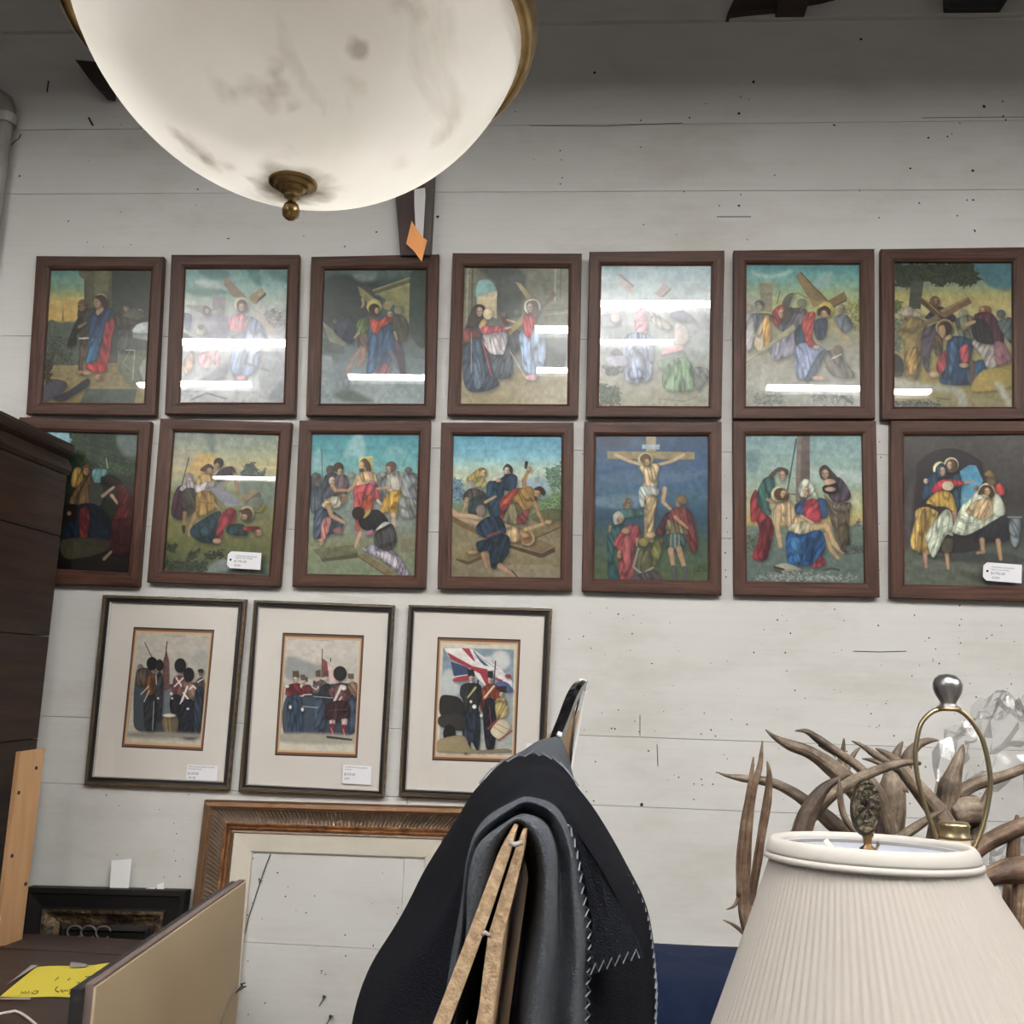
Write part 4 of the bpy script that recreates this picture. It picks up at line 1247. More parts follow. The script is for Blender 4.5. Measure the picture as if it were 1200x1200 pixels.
for idx,(key,O,I,tl,dust,wr,label) in enumerate(PR):
    Oc,n,p0=quad_on(O,WALL-.034,tl)
    Ic=[onp(x,y,p0,n) for x,y in I]
    c=(Oc[2]+Oc[3])/2
    root=empty('framed_print',(c.x,c.y,min(p.z for p in Oc)),label,'framed picture','oak-framed religious prints in two rows')
    fb=MB(); t=.026
    prof=[(0,-t),(0,-.004),(.05,0),(.25,.0005),(.78,0),(.84,-.0015),(.96,-.0045),(1,-.008),(1,-t),(0,-t)]
    frame_mesh(fb,Oc,Ic,n,prof,[0]*9,idx*1.37,1); fb.build('frame',[oak,mat('mitre_joint_dark',(.008,.005,.004),.8)],root)
    cen=sum(Ic,Vector())/4; Q=[cen+(p-cen)*1.012 for p in Ic]
    gl=MB(); gl.quad(*[p-n*.0105 for p in Q]); gl.build('glass',glass_material('picture_glass_%d'%int(dust*1000),dust),root)
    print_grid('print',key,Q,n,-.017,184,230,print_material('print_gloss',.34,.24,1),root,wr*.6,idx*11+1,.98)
    bk=MB(); bk.slab([p-n*.024 for p in Q],-n*.002); bk.build('backing_board',mat('backing_card',(.3,.22,.15),.9),root)
    FRAMES[key]=(Oc,Ic,n,p0)
# ---- three framed military prints
rim=wood_material('worn_dark_gilt',(.03,.022,.014),(.11,.075,.04),.5)
bl=mat('frame_black',(.012,.010,.009),.4); gold=mat('frame_gilt_edge',(.30,.19,.09),.4,metal=.5,noise=60,col2=(.05,.035,.02))
matb=mat('mat_board',(.66,.62,.57),.85,noise=4,col2=(.62,.58,.53)); rust=mat('mat_rust',(.21,.085,.042),.8); creamm=mat('mat_tan',(.55,.38,.21),.8); silv=mat('frame_silver_slip',(.5,.48,.45),.35,metal=.7)
SR=[('s1',[(119.9,696.8),(288.3,702.3),(267.9,926.8),(97.7,919.7)],[(129.5,706),(278.7,711),(261,915.7),(108.5,909.5)],[(154.9,734.5),(249.8,737.8),(236.2,880.5),(140.6,876)],'dark gilt frame with cream mat, print of bearskin-hatted soldiers round a drum'),
('s2',[(297.2,703),(462,709.2),(450,935),(278.7,928)],[(302.8,711),(454.8,717.8),(443,926.8),(288.9,918.8)],[(330.2,741.2),(425.8,744.3),(417.7,888.7),(320.8,885.5)],'dark gilt frame with cream mat, print of redcoats facing a kilted soldier'),
('s3',[(478.5,708.7),(647,713.2),(637,941),(466.8,933.8)],[(485.5,716),(637.9,721.5),(628.5,931.5),(475.5,924.5)],[(512.3,746.2),(609.8,749.3),(604,894.4),(505.8,891.4)],'dark gilt frame with cream mat, print of two soldiers below a large flag')]
for idx,(key,O,I,W,label) in enumerate(SR):
    Oc,n,p0=quad_on(O,WALL-.026,.2); Ic=[onp(x,y,p0,n) for x,y in I]; Wc=[onp(x,y,p0,n) for x,y in W]
    c=(Oc[2]+Oc[3])/2; root=empty('framed_military_print',(c.x,c.y,min(p.z for p in Oc)),label,'framed picture','framed military prints in the bottom row')
    fb=MB(); t=.02
    frame_mesh(fb,Oc,Ic,n,[(0,-t),(0,-.004),(.12,0),(.34,.001),(.42,-.003),(.62,-.004),(.8,-.001),(.9,-.003),(1,-.006),(1,-t),(0,-t)],[1,2,0,0,1,1,1,3,3,1],idx*1.9)
    fb.build('frame',[rim,bl,gold,silv],root)
    cen=sum(Ic,Vector())/4; Q=[cen+(p-cen)*1.01 for p in Ic]
    mb=MB(); frame_mesh(mb,Q,Wc,n,[(0,-.012),(1,-.012)],[0]); 
    wc=sum(Wc,Vector())/4
    def ins(k): return [wc+(p-wc)*k for p in Wc]
    frame_mesh(mb,Wc,ins(.976),n,[(0,-.012),(0,-.0125),(1,-.0125)],[1,1]); frame_mesh(mb,ins(.976),ins(.942),n,[(0,-.0125),(0,-.013),(1,-.013)],[2,2]); frame_mesh(mb,ins(.942),ins(.908),n,[(0,-.013),(0,-.0135),(1,-.0135)],[3,3])
    mb.build('mat',[matb,bl,rust,creamm],root)
    W4=ins(.912)
    print_grid('print',key,W4,n,-.0145,140,216,print_material('print_matte',.7,.2,1),root,0,0,1.0)
    gl=MB(); gl.quad(*[p-n*.0085 for p in Q]); gl.build('glass',glass_material('picture_glass_6',.006),root)
    bk=MB(); bk.slab([p-n*.017 for p in Q],-n*.002); bk.build('backing_board',MATS['backing_card'],root)
    FRAMES[key]=(Oc,Ic,n,p0)
# ---------------------------------------------------------------- price tags
white_paper=mat('tag_paper',(.72,.71,.74),.75)
ink=mat('tag_ink',(.09,.09,.12),.8)
def text_on(root,name,s,size,P,ux,uy,n,m=None):
    cu=bpy.data.curves.new(name,'FONT'); cu.body=s; cu.size=size; cu.extrude=.00005
    o=bpy.data.objects.new('tmp',cu); COL.objects.link(o); dg=bpy.context.evaluated_depsgraph_get(); dg.update()
    me=bpy.data.meshes.new_from_object(o.evaluated_get(dg)); bpy.data.objects.remove(o)
    q=bpy.data.objects.new(name,me); COL.objects.link(q); q.parent=root; me.materials.clear(); me.materials.append(m or ink)
    M=Matrix(((ux.x,uy.x,n.x,P.x),(ux.y,uy.y,n.y,P.y),(ux.z,uy.z,n.z,P.z),(0,0,0,1)))
    me.transform(Matrix.Translation(-wloc(root))@M); return q
def price_tag(name,quad,key,label,lines,notch,lift=.004,hole=None,group=None):
    Oc,Ic,n,p0=FRAMES[key]; p1=p0+n*lift
    Q=[onp(x,y,p1,n) for x,y in quad]; c=(Q[2]+Q[3])/2
    root=empty(name,c,label,'price tag',group)
    pl=[]
    if notch:
        a=.16; pl=[lerp(Q[0],Q[1],a*.6),Q[1],Q[2],lerp(Q[3],Q[2],a*.6),lerp(Q[3],Q[0],a*1.2),lerp(Q[0],Q[3],a*1.2)]
    else: pl=Q
    b=MB(); b.slab(pl,n*.0006); b.build('card',white_paper,root)
    ux=(Q[1]-Q[0]).normalized(); uy=(Q[0]-Q[3]); uy=(uy-ux*uy.dot(ux)).normalized(); h=(Q[0]-Q[3]).length; wd=(Q[1]-Q[0]).length
    for (fx,fy,sz,s) in lines:
        text_on(root,'lettering',s,sz*h,Q[0]+ux*wd*fx-uy*h*fy+n*.0008,ux,uy,n)
    if hole:
        P=Q[0]+ux*wd*hole[0]-uy*h*hole[1]; b=MB(); b.lathe([(0,.0002),(.0042,.0002),(.0042,0)],P+n*.0007,12,axis=n); b.build('punched_hole',MATS['nail_hole_dark'],root)
price_tag('price_tag',[(267.5,645.8),(306.5,648),(305,667.8),(265.7,665.6)],'r2f2','white card price tag reading $1795.00 on the print of the fallen man',[(.22,.30,.13,'14 FRAMED RELIGIOUS'),(.24,.42,.11,'PRINTS OAK FRAMES'),(.21,.64,.2,'$1795.00'),(.22,.86,.16,'62220')],True,hole=(.1,.5),group='card tags on the oak frames')
price_tag('price_tag',[(1152.5,658.6),(1197.5,662),(1197,683.6),(1151.5,680)],'r2f7','white card price tag reading $1795.00 on the dark vault print',[(.2,.28,.12,'14 FRAMED RELIGIOUS'),(.2,.41,.1,'PRINTS OAK FRAMES'),(.19,.64,.2,'$1795.00'),(.22,.86,.16,'62220')],True,hole=(.1,.48),group='card tags on the oak frames')
price_tag('price_label',[(219.3,896),(255.5,897.5),(254,915),(218,913.5)],'s1','white paper label reading $159.00 on the bearskin soldiers frame',[(.05,.17,.13,'BRITISH COLDSTREAM GUARDS'),(.05,.32,.12,'IN GILDED FRAME'),(.04,.66,.24,'$159.00'),(.08,.92,.2,'60190')],False,-.006,group='paper labels on the military prints')
price_tag('price_label',[(402.2,896),(435.5,898),(434.5,920),(400.8,918)],'s2','white paper label reading $159.00 on the kilted soldier frame',[(.06,.15,.1,'THE BRITISH HIGHLANDERS'),(.06,.27,.09,'IN FRAME'),(.06,.56,.19,'$159.00'),(.08,.78,.15,'2597')],False,-.006,group='paper labels on the military prints')
price_tag('price_label',[(617,871),(650,872.5),(648,892),(615,890)],'s3','white paper label peeking out above the blanket on the flag print frame',[(.06,.3,.1,'THE BRITISH INFANTRY')],False,-.006,group='paper labels on the military prints')
# ---------------------------------------------------------------- big empty ornate frame leaning on the wall
ogold=mat('ornate_bronze',(.17,.098,.052),.36,metal=.55,noise=18,col2=(.16,.08,.035),bump=.3,bscale=260)
ognut=mat('ornate_flute',(.165,.115,.078),.45,metal=.35,noise=20,col2=(.11,.075,.05))
obr=mat('ornate_bright',(.62,.29,.12),.3,metal=.7,noise=30,col2=(.22,.1,.045))
linen=mat('linen_liner',(.60,.55,.46),.9,noise=6,col2=(.55,.50,.42),bump=.15,bscale=900)
O=[(239,937.4),(551,946),(533,1412),(184,1400)]; I=[(291.5,1000),(495.5,1007.5),(482,1346),(258,1337)]
Oc,n,p0=quad_on(O,WALL-.085,-2.6); Ic=[onp(x,y,p0,n) for x,y in I]
c=(Oc[2]+Oc[3])/2; big=empty('empty_picture_frame',(c.x,c.y,min(p.z for p in Oc)),'large empty bronze frame with fluted moulding and linen liner leaning on the wall','picture frame')
def fluted(mb,Oc,Ic,n,s0,d0,s1,d1,amp,pitch,mi):
    for i in range(4):
        j=(i+1)%4; A0=lerp(Oc[i],Ic[i],s0);A1=lerp(Oc[i],Ic[i],s1);B0=lerp(Oc[j],Ic[j],s0);B1=lerp(Oc[j],Ic[j],s1)
        ns=int((B0-A0).length/pitch)*6; rows=[]
        for t in (0,.12,.3,.5,.7,.88,1):
            r=[]
            for k in range(ns+1):
                f=k/ns; e=math.sin(math.pi*t)
                r.append(lerp(lerp(A0,B0,f),lerp(A1,B1,f),t)+n*(lerp(d0,d1,t)-e*.008+(e**.5)*amp*max(0,math.sin(k*math.pi/3+.3))))
            rows.append(r)
        mb.grid(rows,mi)
b=MB()
frame_mesh(b,Oc,Ic,n,[(0,-.045),(0,-.006),(.035,.002),(.11,.004),(.15,-.001),(.18,-.006)],[0,0,0,0,0])
fluted(b,Oc,Ic,n,.18,-.006,.43,-.016,.0075,.0145,1)
frame_mesh(b,Oc,Ic,n,[(.43,-.016),(.455,-.010),(.485,-.013),(.50,-.018),(.53,-.012),(.565,-.017),(.58,-.021),(.615,-.018),(.635,-.026),(.635,-.045),(0,-.045)],[2,2,0,2,2,0,1,0,0,0])
fb=b.build('moulding',[ogold,ognut,obr],big); 
# bead row along the outer lip
bd=MB()
for i in range(4):
    j=(i+1)%4; A=lerp(Oc[i],Ic[i],.155)+n*.0; B=lerp(Oc[j],Ic[j],.155); L=(B-A).length; k=int(L/.008)
    for q in range(k):
        P=lerp(A,B,(q+.5)/k); r=.0032
        u=(B-A).normalized()*r; v=n.cross(u).normalized()*r
        bd.add([P+u,P+v,P-u,P-v,P+n*r*1.2],[(0,1,4),(1,2,4),(2,3,4),(3,0,4)])
bd.build('beading',ogold,big)
b=MB(); frame_mesh(b,Oc,Ic,n,[(.63,-.024),(.97,-.030),(1,-.034),(1,-.045)],[0]*3); b.build('liner',linen,big)
# ---------------------------------------------------------------- tall dark cabinet at the left edge
cabm=mat('cabinet_dark_wood',(.036,.019,.011),.55,spec=.25,noise=3,stretch=(6,1,14),col2=(.018,.010,.006),bump=.15,bscale=6)
YC=3.33; ce0=at(79,557,YC); XS=ce0.x; zb=ce0.z; zt=at(80,521,YC).z; XC=at(86.5,530,YC).x
cab=empty('tall_cabinet',(XS-.35,2.8,0),'tall dark wooden cabinet with plank side and moulded cornice at the left edge','cabinet')
zs=[.02,.35]+[at(x,y,YC).z for x,y in ((45,865.6),(58,745.6),(71,629))]+[zb]
b=MB()
for z0,z1 in zip(zs,zs[1:]): b.box((XS-.7,2.32,z0+.0015),(XS,YC,z1-.0015))
b.build('body',cabm,cab,bevel=.002)
b=MB(); pr=[(XS-.72,zb),(XS+.004,zb),(XS+.012,zb+.014),(XS+.012,zb+.03),(XC-.02,zt-.055),(XC-.004,zt-.04),(XC,zt-.03),(XC,zt-.012),(XC-.006,zt),(XS-.72,zt)]
b.hexa([(x,2.25,z) for x,z in pr],[(x,YC+.003,z) for x,z in pr]); b.build('cornice',cabm,cab)
b=MB(); b.box((XS-.69,2.33,0),(XS-.02,YC-.01,.02)); b.build('plinth',cabm,cab)
# ---------------------------------------------------------------- dresser with the yellow paper
DZ=at(27,1093.5,3.2).z
drm=mat('dresser_dark_wood',(.045,.027,.021),.5,spec=.3,noise=2.5,stretch=(2,9,9),col2=(.03,.018,.0145))
dx0,dx1=XS+.01,at(240,1100,3.2).x
dre=empty('dresser',((dx0+dx1)/2,2.7,0),'low dark brown dresser with a yellow note on its top','dresser')
b=MB(); b.box((dx0,2.05,DZ-.028),(dx1,3.2,DZ)); b.build('top',drm,dre,bevel=.004)
b=MB(); b.box((dx0+.02,2.08,.02),(dx1-.02,3.19,DZ-.028)); b.build('carcass',drm,dre)
for k in range(3):
    z0=.06+k*.235; b=MB(); b.box((dx0+.05,2.062,z0),(dx1-.05,2.08,z0+.215)); d=b.build('drawer',drm,dre,bevel=.004)
    for x in (dx0+.25,dx1-.25): b=MB(); b.lathe([(0,.028),(.012,.026),(.016,.018),(.007,.008),(.007,0)],(x,2.062,z0+.11),14,axis=(0,-1,0)); b.build('knob',mat('old_brass',(.35,.22,.08),.35,metal=.9,noise=30,col2=(.15,.09,.04)),d,smooth=True)
b=MB(); b.box((dx0+.03,2.09,0),(dx1-.03,3.18,.02)); b.build('base',drm,dre)
b=MB(); b.box((dx0,3.02,DZ),(dx1,3.04,DZ+.004)); b.build('top_ridge',drm,dre)
yp=[atz(43,1133,DZ+.002),atz(149,1129.5,DZ+.002),atz(116,1169,DZ+.002),atz(0,1168,DZ+.002)]
yr=empty('yellow_paper_note',sum(yp,Vector())/4,'yellow paper note with upside-down handwriting taped to the dresser top','paper sign')
b=MB(); rows=[]
for i in range(7):
    t=i/6; r=[]
    for k in range(9):
        f=k/8; P=lerp(lerp(yp[0],yp[1],f),lerp(yp[3],yp[2],f),t); r.append(P+Vector((0,0,.004*max(0,f-.6)*(1-t)*5+.0012*math.sin(f*9+t*3))))
    rows.append(r)
b.grid(rows); b.build('sheet',mat('yellow_paper',(.60,.49,.05),.7),yr,smooth=True)
def zpx(x,y,dz=.0048): return atz(x/7.06,1110+y/7.06,DZ+dz)
st=MB()
for s in ([(172,382),(180,366),(196,380),(212,364),(216,380)],[(232,380),(240,362)],[(262,372),(280,384),(305,380),(316,364),(300,358),(280,364)],
 [(478,326),(462,338),(458,356),(472,366),(486,370)],[(500,362),(512,352),(524,366),(516,374)],[(530,352),(540,366),(552,352),(562,366)],[(575,350),(580,378),(566,388)],[(580,352),(606,356)],[(612,350),(628,364)],[(640,352),(646,366),(640,374),(662,376)],[(690,376),(706,362),(722,352)],
 [(486,248),(468,262),(458,276)],[(560,272),(578,258)],[(636,296),(650,290),(662,302)],[(676,292),(700,296)],[(694,318),(720,290),(738,288)],[(724,302),(742,296),(760,304)],[(770,282),(760,300),(782,296)],
 [(708,240),(724,248),(742,240)],[(752,256),(768,238)],[(776,240),(786,256),(800,240),(796,262)],[(806,246),(822,238),(836,246)],[(884,236),(900,230)]):
    st.tube([zpx(*p) for p in s],.0011,5)
st.build('handwriting',mat('marker_ink',(.06,.06,.01),.7),yr)
tp=mat('clear_tape',(.33,.28,.27),.25)
for q in ([(585,122),(722,140),(712,160),(578,166)],[(262,146),(312,152),(150,250),(60,306)],[(0,420),(255,418),(250,434),(0,432)]):
    b=MB(); b.slab([zpx(x,y,.0062) for x,y in q],(0,0,.0004)); b.build('tape_strip',tp,yr)
b=MB(); b.tube([atz(x,y,DZ+.004) for x,y in ((-14,1191),(0,1188),(14,1185.5),(18,1184.7),(24,1187),(31,1191.5),(41,1199.5),(52,1212))],.0035,8)
tag(b.build('plastic_strip',mat('pale_plastic',(.55,.5,.48),.25),smooth=True),'thin pale plastic strip lying on the dresser in front of the yellow note','plastic strip')
# plywood offcut
Bq=[at(24,881,3.06),at(53,877,3.17),at(27,1094,3.13),at(-3,1109,3.02)]
for q in (2,3): Bq[q].z=DZ
pl=empty('wooden_board',(Bq[2]+Bq[3])/2,'pale wooden board with dark screw holes standing against the tall cabinet','board')
nn=(Bq[1]-Bq[0]).cross(Bq[3]-Bq[0]).normalized(); nn=nn if nn.y>0 else -nn
b=MB(); b.slab(Bq,nn*.018); b.build('plank',mat('pale_pine',(.50,.29,.14),.6,noise=3,stretch=(14,14,1),col2=(.43,.24,.115)),pl,bevel=.002)
for x,y in ((42.5,900),(22,929),(14,1003),(30,1036)):
    P=onp(x,y,Bq[0],nn); b=MB(); b.lathe([(0,.001),(.0062,.0008),(.0062,0)],P,12,axis=-nn); b.build('screw_hole',MATS['nail_hole_dark'],pl)
# dark frame standing behind the dresser
O=[(30,1039.8),(217.5,1044.3),(171,1412),(-22,1402)]
Oc,n,p0=quad_on(O,3.29,-3); w_=(Oc[1]-Oc[0]); 
ux=w_.normalized(); uy=(Oc[3]-Oc[0]).normalized()
def inset(d): return [Oc[0]+(ux+uy)*d,Oc[1]+(uy-ux)*d,Oc[2]-(ux+uy)*d,Oc[3]+(ux-uy)*d]
Ic=inset(.17); c=(Oc[2]+Oc[3])/2
dk=empty('dark_framed_picture',(c.x,c.y,min(p.z for p in Oc)),'black frame with worn gilt ornament standing behind the dresser','framed picture')
blk=mat('frame_dull_black',(.007,.006,.0055),.6,spec=.2)
worn=mat('worn_gilt_ornament',(.24,.165,.09),.4,metal=.3,noise=22,col2=(.03,.02,.012),fac=(.42,.72),bump=.9,bscale=70)
b=MB(); frame_mesh(b,Oc,Ic,n,[(0,-.05),(0,0),(.10,.001),(.13,-.004),(.36,-.012)],[0]*4); 
frame_mesh(b,Oc,Ic,n,[(.36,-.012),(.40,-.004),(.46,-.006),(.53,-.018),(.62,-.03),(.70,-.036),(.80,-.030),(.84,-.04)],[0,1,1,1,1,0,0])
frame_mesh(b,Oc,Ic,n,[(.84,-.04),(1,-.045),(1,-.05),(0,-.05)],[0]*3); b.build('frame',[blk,worn],dk)
b=MB(); b.quad(*[p-n*.046 for p in Ic]); b.build('picture',mat('picture_near_black',(.014,.008,.007),.25),dk)
b=MB()
for ox in (0,.052,.10):
    P=onp(121+ox*0,1093,p0-n*.03,n)-ux*ox
    b.tube([P+ux*.026*math.cos(a)-uy*.02*math.sin(a) for a in np.linspace(.2,5.6,16)],.0035,6)
b.build('scroll_ornament',mat('dull_scroll',(.10,.085,.07),.5),dk,smooth=True)
b=MB(); q=[at(130.5,1008.5,3.372),at(154.3,1006.5,3.372),at(147,1075,3.372),at(126.5,1075,3.372)]; b.slab(q,(0,.002,0))
tag(b.build('white_card',mat('white_card_stock',(.80,.80,.80),.7)),'blank white card standing up behind the black frame','card')
b=MB(); b.hexa([at(184,1037,3.37),at(192,1033.5,3.37),at(191.5,1062,3.365),at(183,1062,3.365)],[p+Vector((0,.003,0)) for p in (at(184,1037,3.37),at(192,1033.5,3.37),at(191.5,1062,3.365),at(183,1062,3.365))])
b.hexa([at(170.5,1041.2,3.37),at(181.5,1040,3.37),at(181.5,1062,3.365),at(170,1062,3.365)],[p+Vector((0,.003,0)) for p in (at(170.5,1041.2,3.37),at(181.5,1040,3.37),at(181.5,1062,3.365),at(170,1062,3.365))])
o=b.build('paper_scrap',MATS['white_card_stock']); tag(o,'small torn white paper scrap poking up behind the black frame, right of the card','paper')
# ---------------------------------------------------------------- framed picture seen from its papered back
pf=at(288.5,1033,2.2); pn=atz(113,1157,pf.z); 
bkp=empty('backed_picture',((pf.x+pn.x)/2,(pf.y+pn.y)/2,0),'picture turned to show its tan papered back, hanging wire at one edge','framed picture')
d=(pn-pf).normalized(); sd=Vector((0,0,1)).cross(d).normalized(); sd=sd if sd.x<0 else -sd
def vz(p,z): return Vector((p.x,p.y,z))
b=MB(); b.hexa([vz(pf,.0),vz(pn,.0),vz(pn+sd*.004,.0),vz(pf+sd*.004,.0)],[pf,pn,pn+sd*.004,pf+sd*.004]); b.build('backing_paper',mat('tan_dust_cover',(.50,.40,.265),.75,noise=2.2,col2=(.455,.36,.235)),bkp)
top=Vector((0,0,.004))
b=MB(); a0,a1=pf+sd*.004,pn+sd*.004; b.hexa([vz(a0,0),vz(a1,0),vz(a1+sd*.012,0),vz(a0+sd*.012,0)],[a0+top,a1+top,a1+sd*.012+top,a0+sd*.012+top]); b.build('stretcher_edge',mat('edge_purple_brown',(.15,.11,.10),.7),bkp)
a0,a1=pf+sd*.016,pn+sd*.016-d*.0
b=MB(); b.hexa([vz(a0,0),vz(a1+d*.012,0),vz(a1+d*.012+sd*.016,0),vz(a0+sd*.016,0)],[a0,a1+d*.012,a1+d*.012+sd*.016,a0+sd*.016]); b.build('frame',mat('frame_soft_black',(.013,.012,.013),.45,noise=60,col2=(.04,.035,.03),fac=(.3,.45)),bkp)
def onb(x,y): 
    nb=sd; return onp(x,y,pf,nb)-sd*.003
b=MB(); b.tube([onb(x,y) for x,y in ((276,1156),(270,1166),(265,1176),(260,1190),(256,1202),(254,1230))],.0013,6); b.build('hanging_wire',mat('grey_wire',(.28,.26,.25),.4,metal=.6),bkp)
b=MB(); b.tube([onb(x,y)-sd*.004 for x,y in ((283,1152),(279,1153),(281,1158),(277,1160),(273,1163),(278,1157),(284,1156))],.0022,6); b.build('screw_eye',mat('dark_steel',(.05,.05,.055),.35,metal=.8),bkp)
# nails and a wire on the wall inside the empty frame
for px,py in ((381,1168),(388.5,1191)):
    P=at(px,py,WALL); b=MB(); b.tube([P,P+Vector((0,-.02,.002)),P+Vector((.002,-.028,.01))],.004,8); b.tube([P+Vector((-.004,-.002,-.004)),P+Vector((-.018,-.003,-.03))],.0015,6)
    tag(b.build('bent_nail',MATS['dark_steel']),'bent dark nail in the wall, %s of the pair low inside the empty frame'%('upper' if py<1180 else 'lower'),'nail','nails inside the empty frame')
b=MB(); b.tube([at(x,y,WALL-.004) for x,y in ((317,1001),(311,1016),(305,1033),(298,1055),(291,1076),(287,1095))],.0016,6); b.tube([at(x,y,WALL-.008) for x,y in ((303,1030),(306,1032),(304,1034))],.003,6)
tag(b.build('dangling_wire',MATS['dark_steel']),'thin dark wire hanging on the wall inside the empty frame','wire')
# ---------------------------------------------------------------- dark upright with paper strip and orange tag above the top row
dw=mat('dark_red_wood',(.040,.016,.012),.45,noise=5,stretch=(10,10,1),col2=(.024,.010,.008))
q=[at(455,120,3.345),at(512,120,3.345),at(503.5,299,3.345),at(469,299,3.345)]
t=empty('wooden_upright',(q[2]+q[3])/2,'narrow dark red-brown wooden upright on the wall behind the glass bowl','bracket')
e=[at(498.5,120,3.345),at(512,120,3.345),at(503.5,299,3.345),at(497,299,3.345)]
b=MB(); b.slab([q[0],e[0],e[3],q[3]],(0,.053,0)); b.build('upright',dw,t)
b=MB(); b.slab(e,(0,.053,0)); b.build('side_strip',mat('grey_brown_wood',(.085,.068,.058),.6),t)
b=MB(); pts=[at(485.5,222,3.33),at(498,220,3.325),at(498.5,229,3.325),at(496,276,3.322),at(495.5,282,3.32),at(487,270,3.322),at(485.5,240,3.328)]; b.slab(pts,(0,.0012,0))
tag(b.build('paper_strip',mat('paper_strip_white',(.62,.60,.60),.7)),'white paper strip hanging on the dark upright above the orange tag','paper strip')
b=MB(); pts=[at(482.5,258.5,3.315),at(485.5,264,3.312),at(495.5,278,3.31),at(500.5,281.5,3.312),at(497.5,293,3.31),at(494.2,306.5,3.31),at(484.5,293.5,3.312),at(476,285.5,3.315)]; b.slab(pts,(0,.001,0))
tag(b.build('orange_tag',mat('orange_card',(.85,.36,.12),.7)),'orange diamond-shaped tag hanging over the top row of prints','tag')
# things high on the wall at the top edge
t=empty('carved_bracket',at(918,20,3.3),'dark carved wooden wall piece with two wings, high at the top edge','carved bracket')
b=MB(); b.slab([at(908,-50,WALL),at(942,-50,WALL),at(941,24,WALL),at(907,24.5,WALL)],(0,-.12,0)); b.build('centre_block',mat('dusty_brown_wood',(.06,.036,.028),.6,noise=8,col2=(.035,.022,.018)),t,bevel=.003)
wg=mat('dark_wing_wood',(.032,.02,.016),.6)
b=MB(); b.slab([at(x,y,WALL) for x,y in ((850,26),(858,9),(880,4),(908,-12),(908,20),(885,22))],(0,-.05,0)); b.build('wing',wg,t)
b=MB(); b.slab([at(x,y,WALL) for x,y in ((941,-16),(984,-26),(979,4),(960,9),(941,12))],(0,-.05,0)); b.build('wing',wg,t)
t=empty('hanging_box',at(1136,18,3.3),'bottom of a black box-like piece hung at the top edge, right of the winged carving','box')
b=MB(); b.slab([at(x,y,WALL) for x,y in ((1101,-60),(1171,-60),(1169,19),(1103,19.5))],(0,-.15,0)); b.build('body',mat('box_black',(.012,.012,.014),.5),t,bevel=.004)
b=MB(); b.slab([at(x,y,3.30) for x,y in ((1112,6),(1168,4),(1168,9),(1112,10))],(0,.006,0)); b.build('ledge',mat('box_green_black',(.03,.035,.033),.5),t)
b=MB(); b.slab([at(88,70,3.33),at(130,74,3.33),at(127,108,3.33),at(118,107,3.33),at(104,92,3.33)],(0,.06,0))
tag(b.build('wooden_block',wg),'dark brown wooden block on the wall at the left rim of the glass bowl','block')
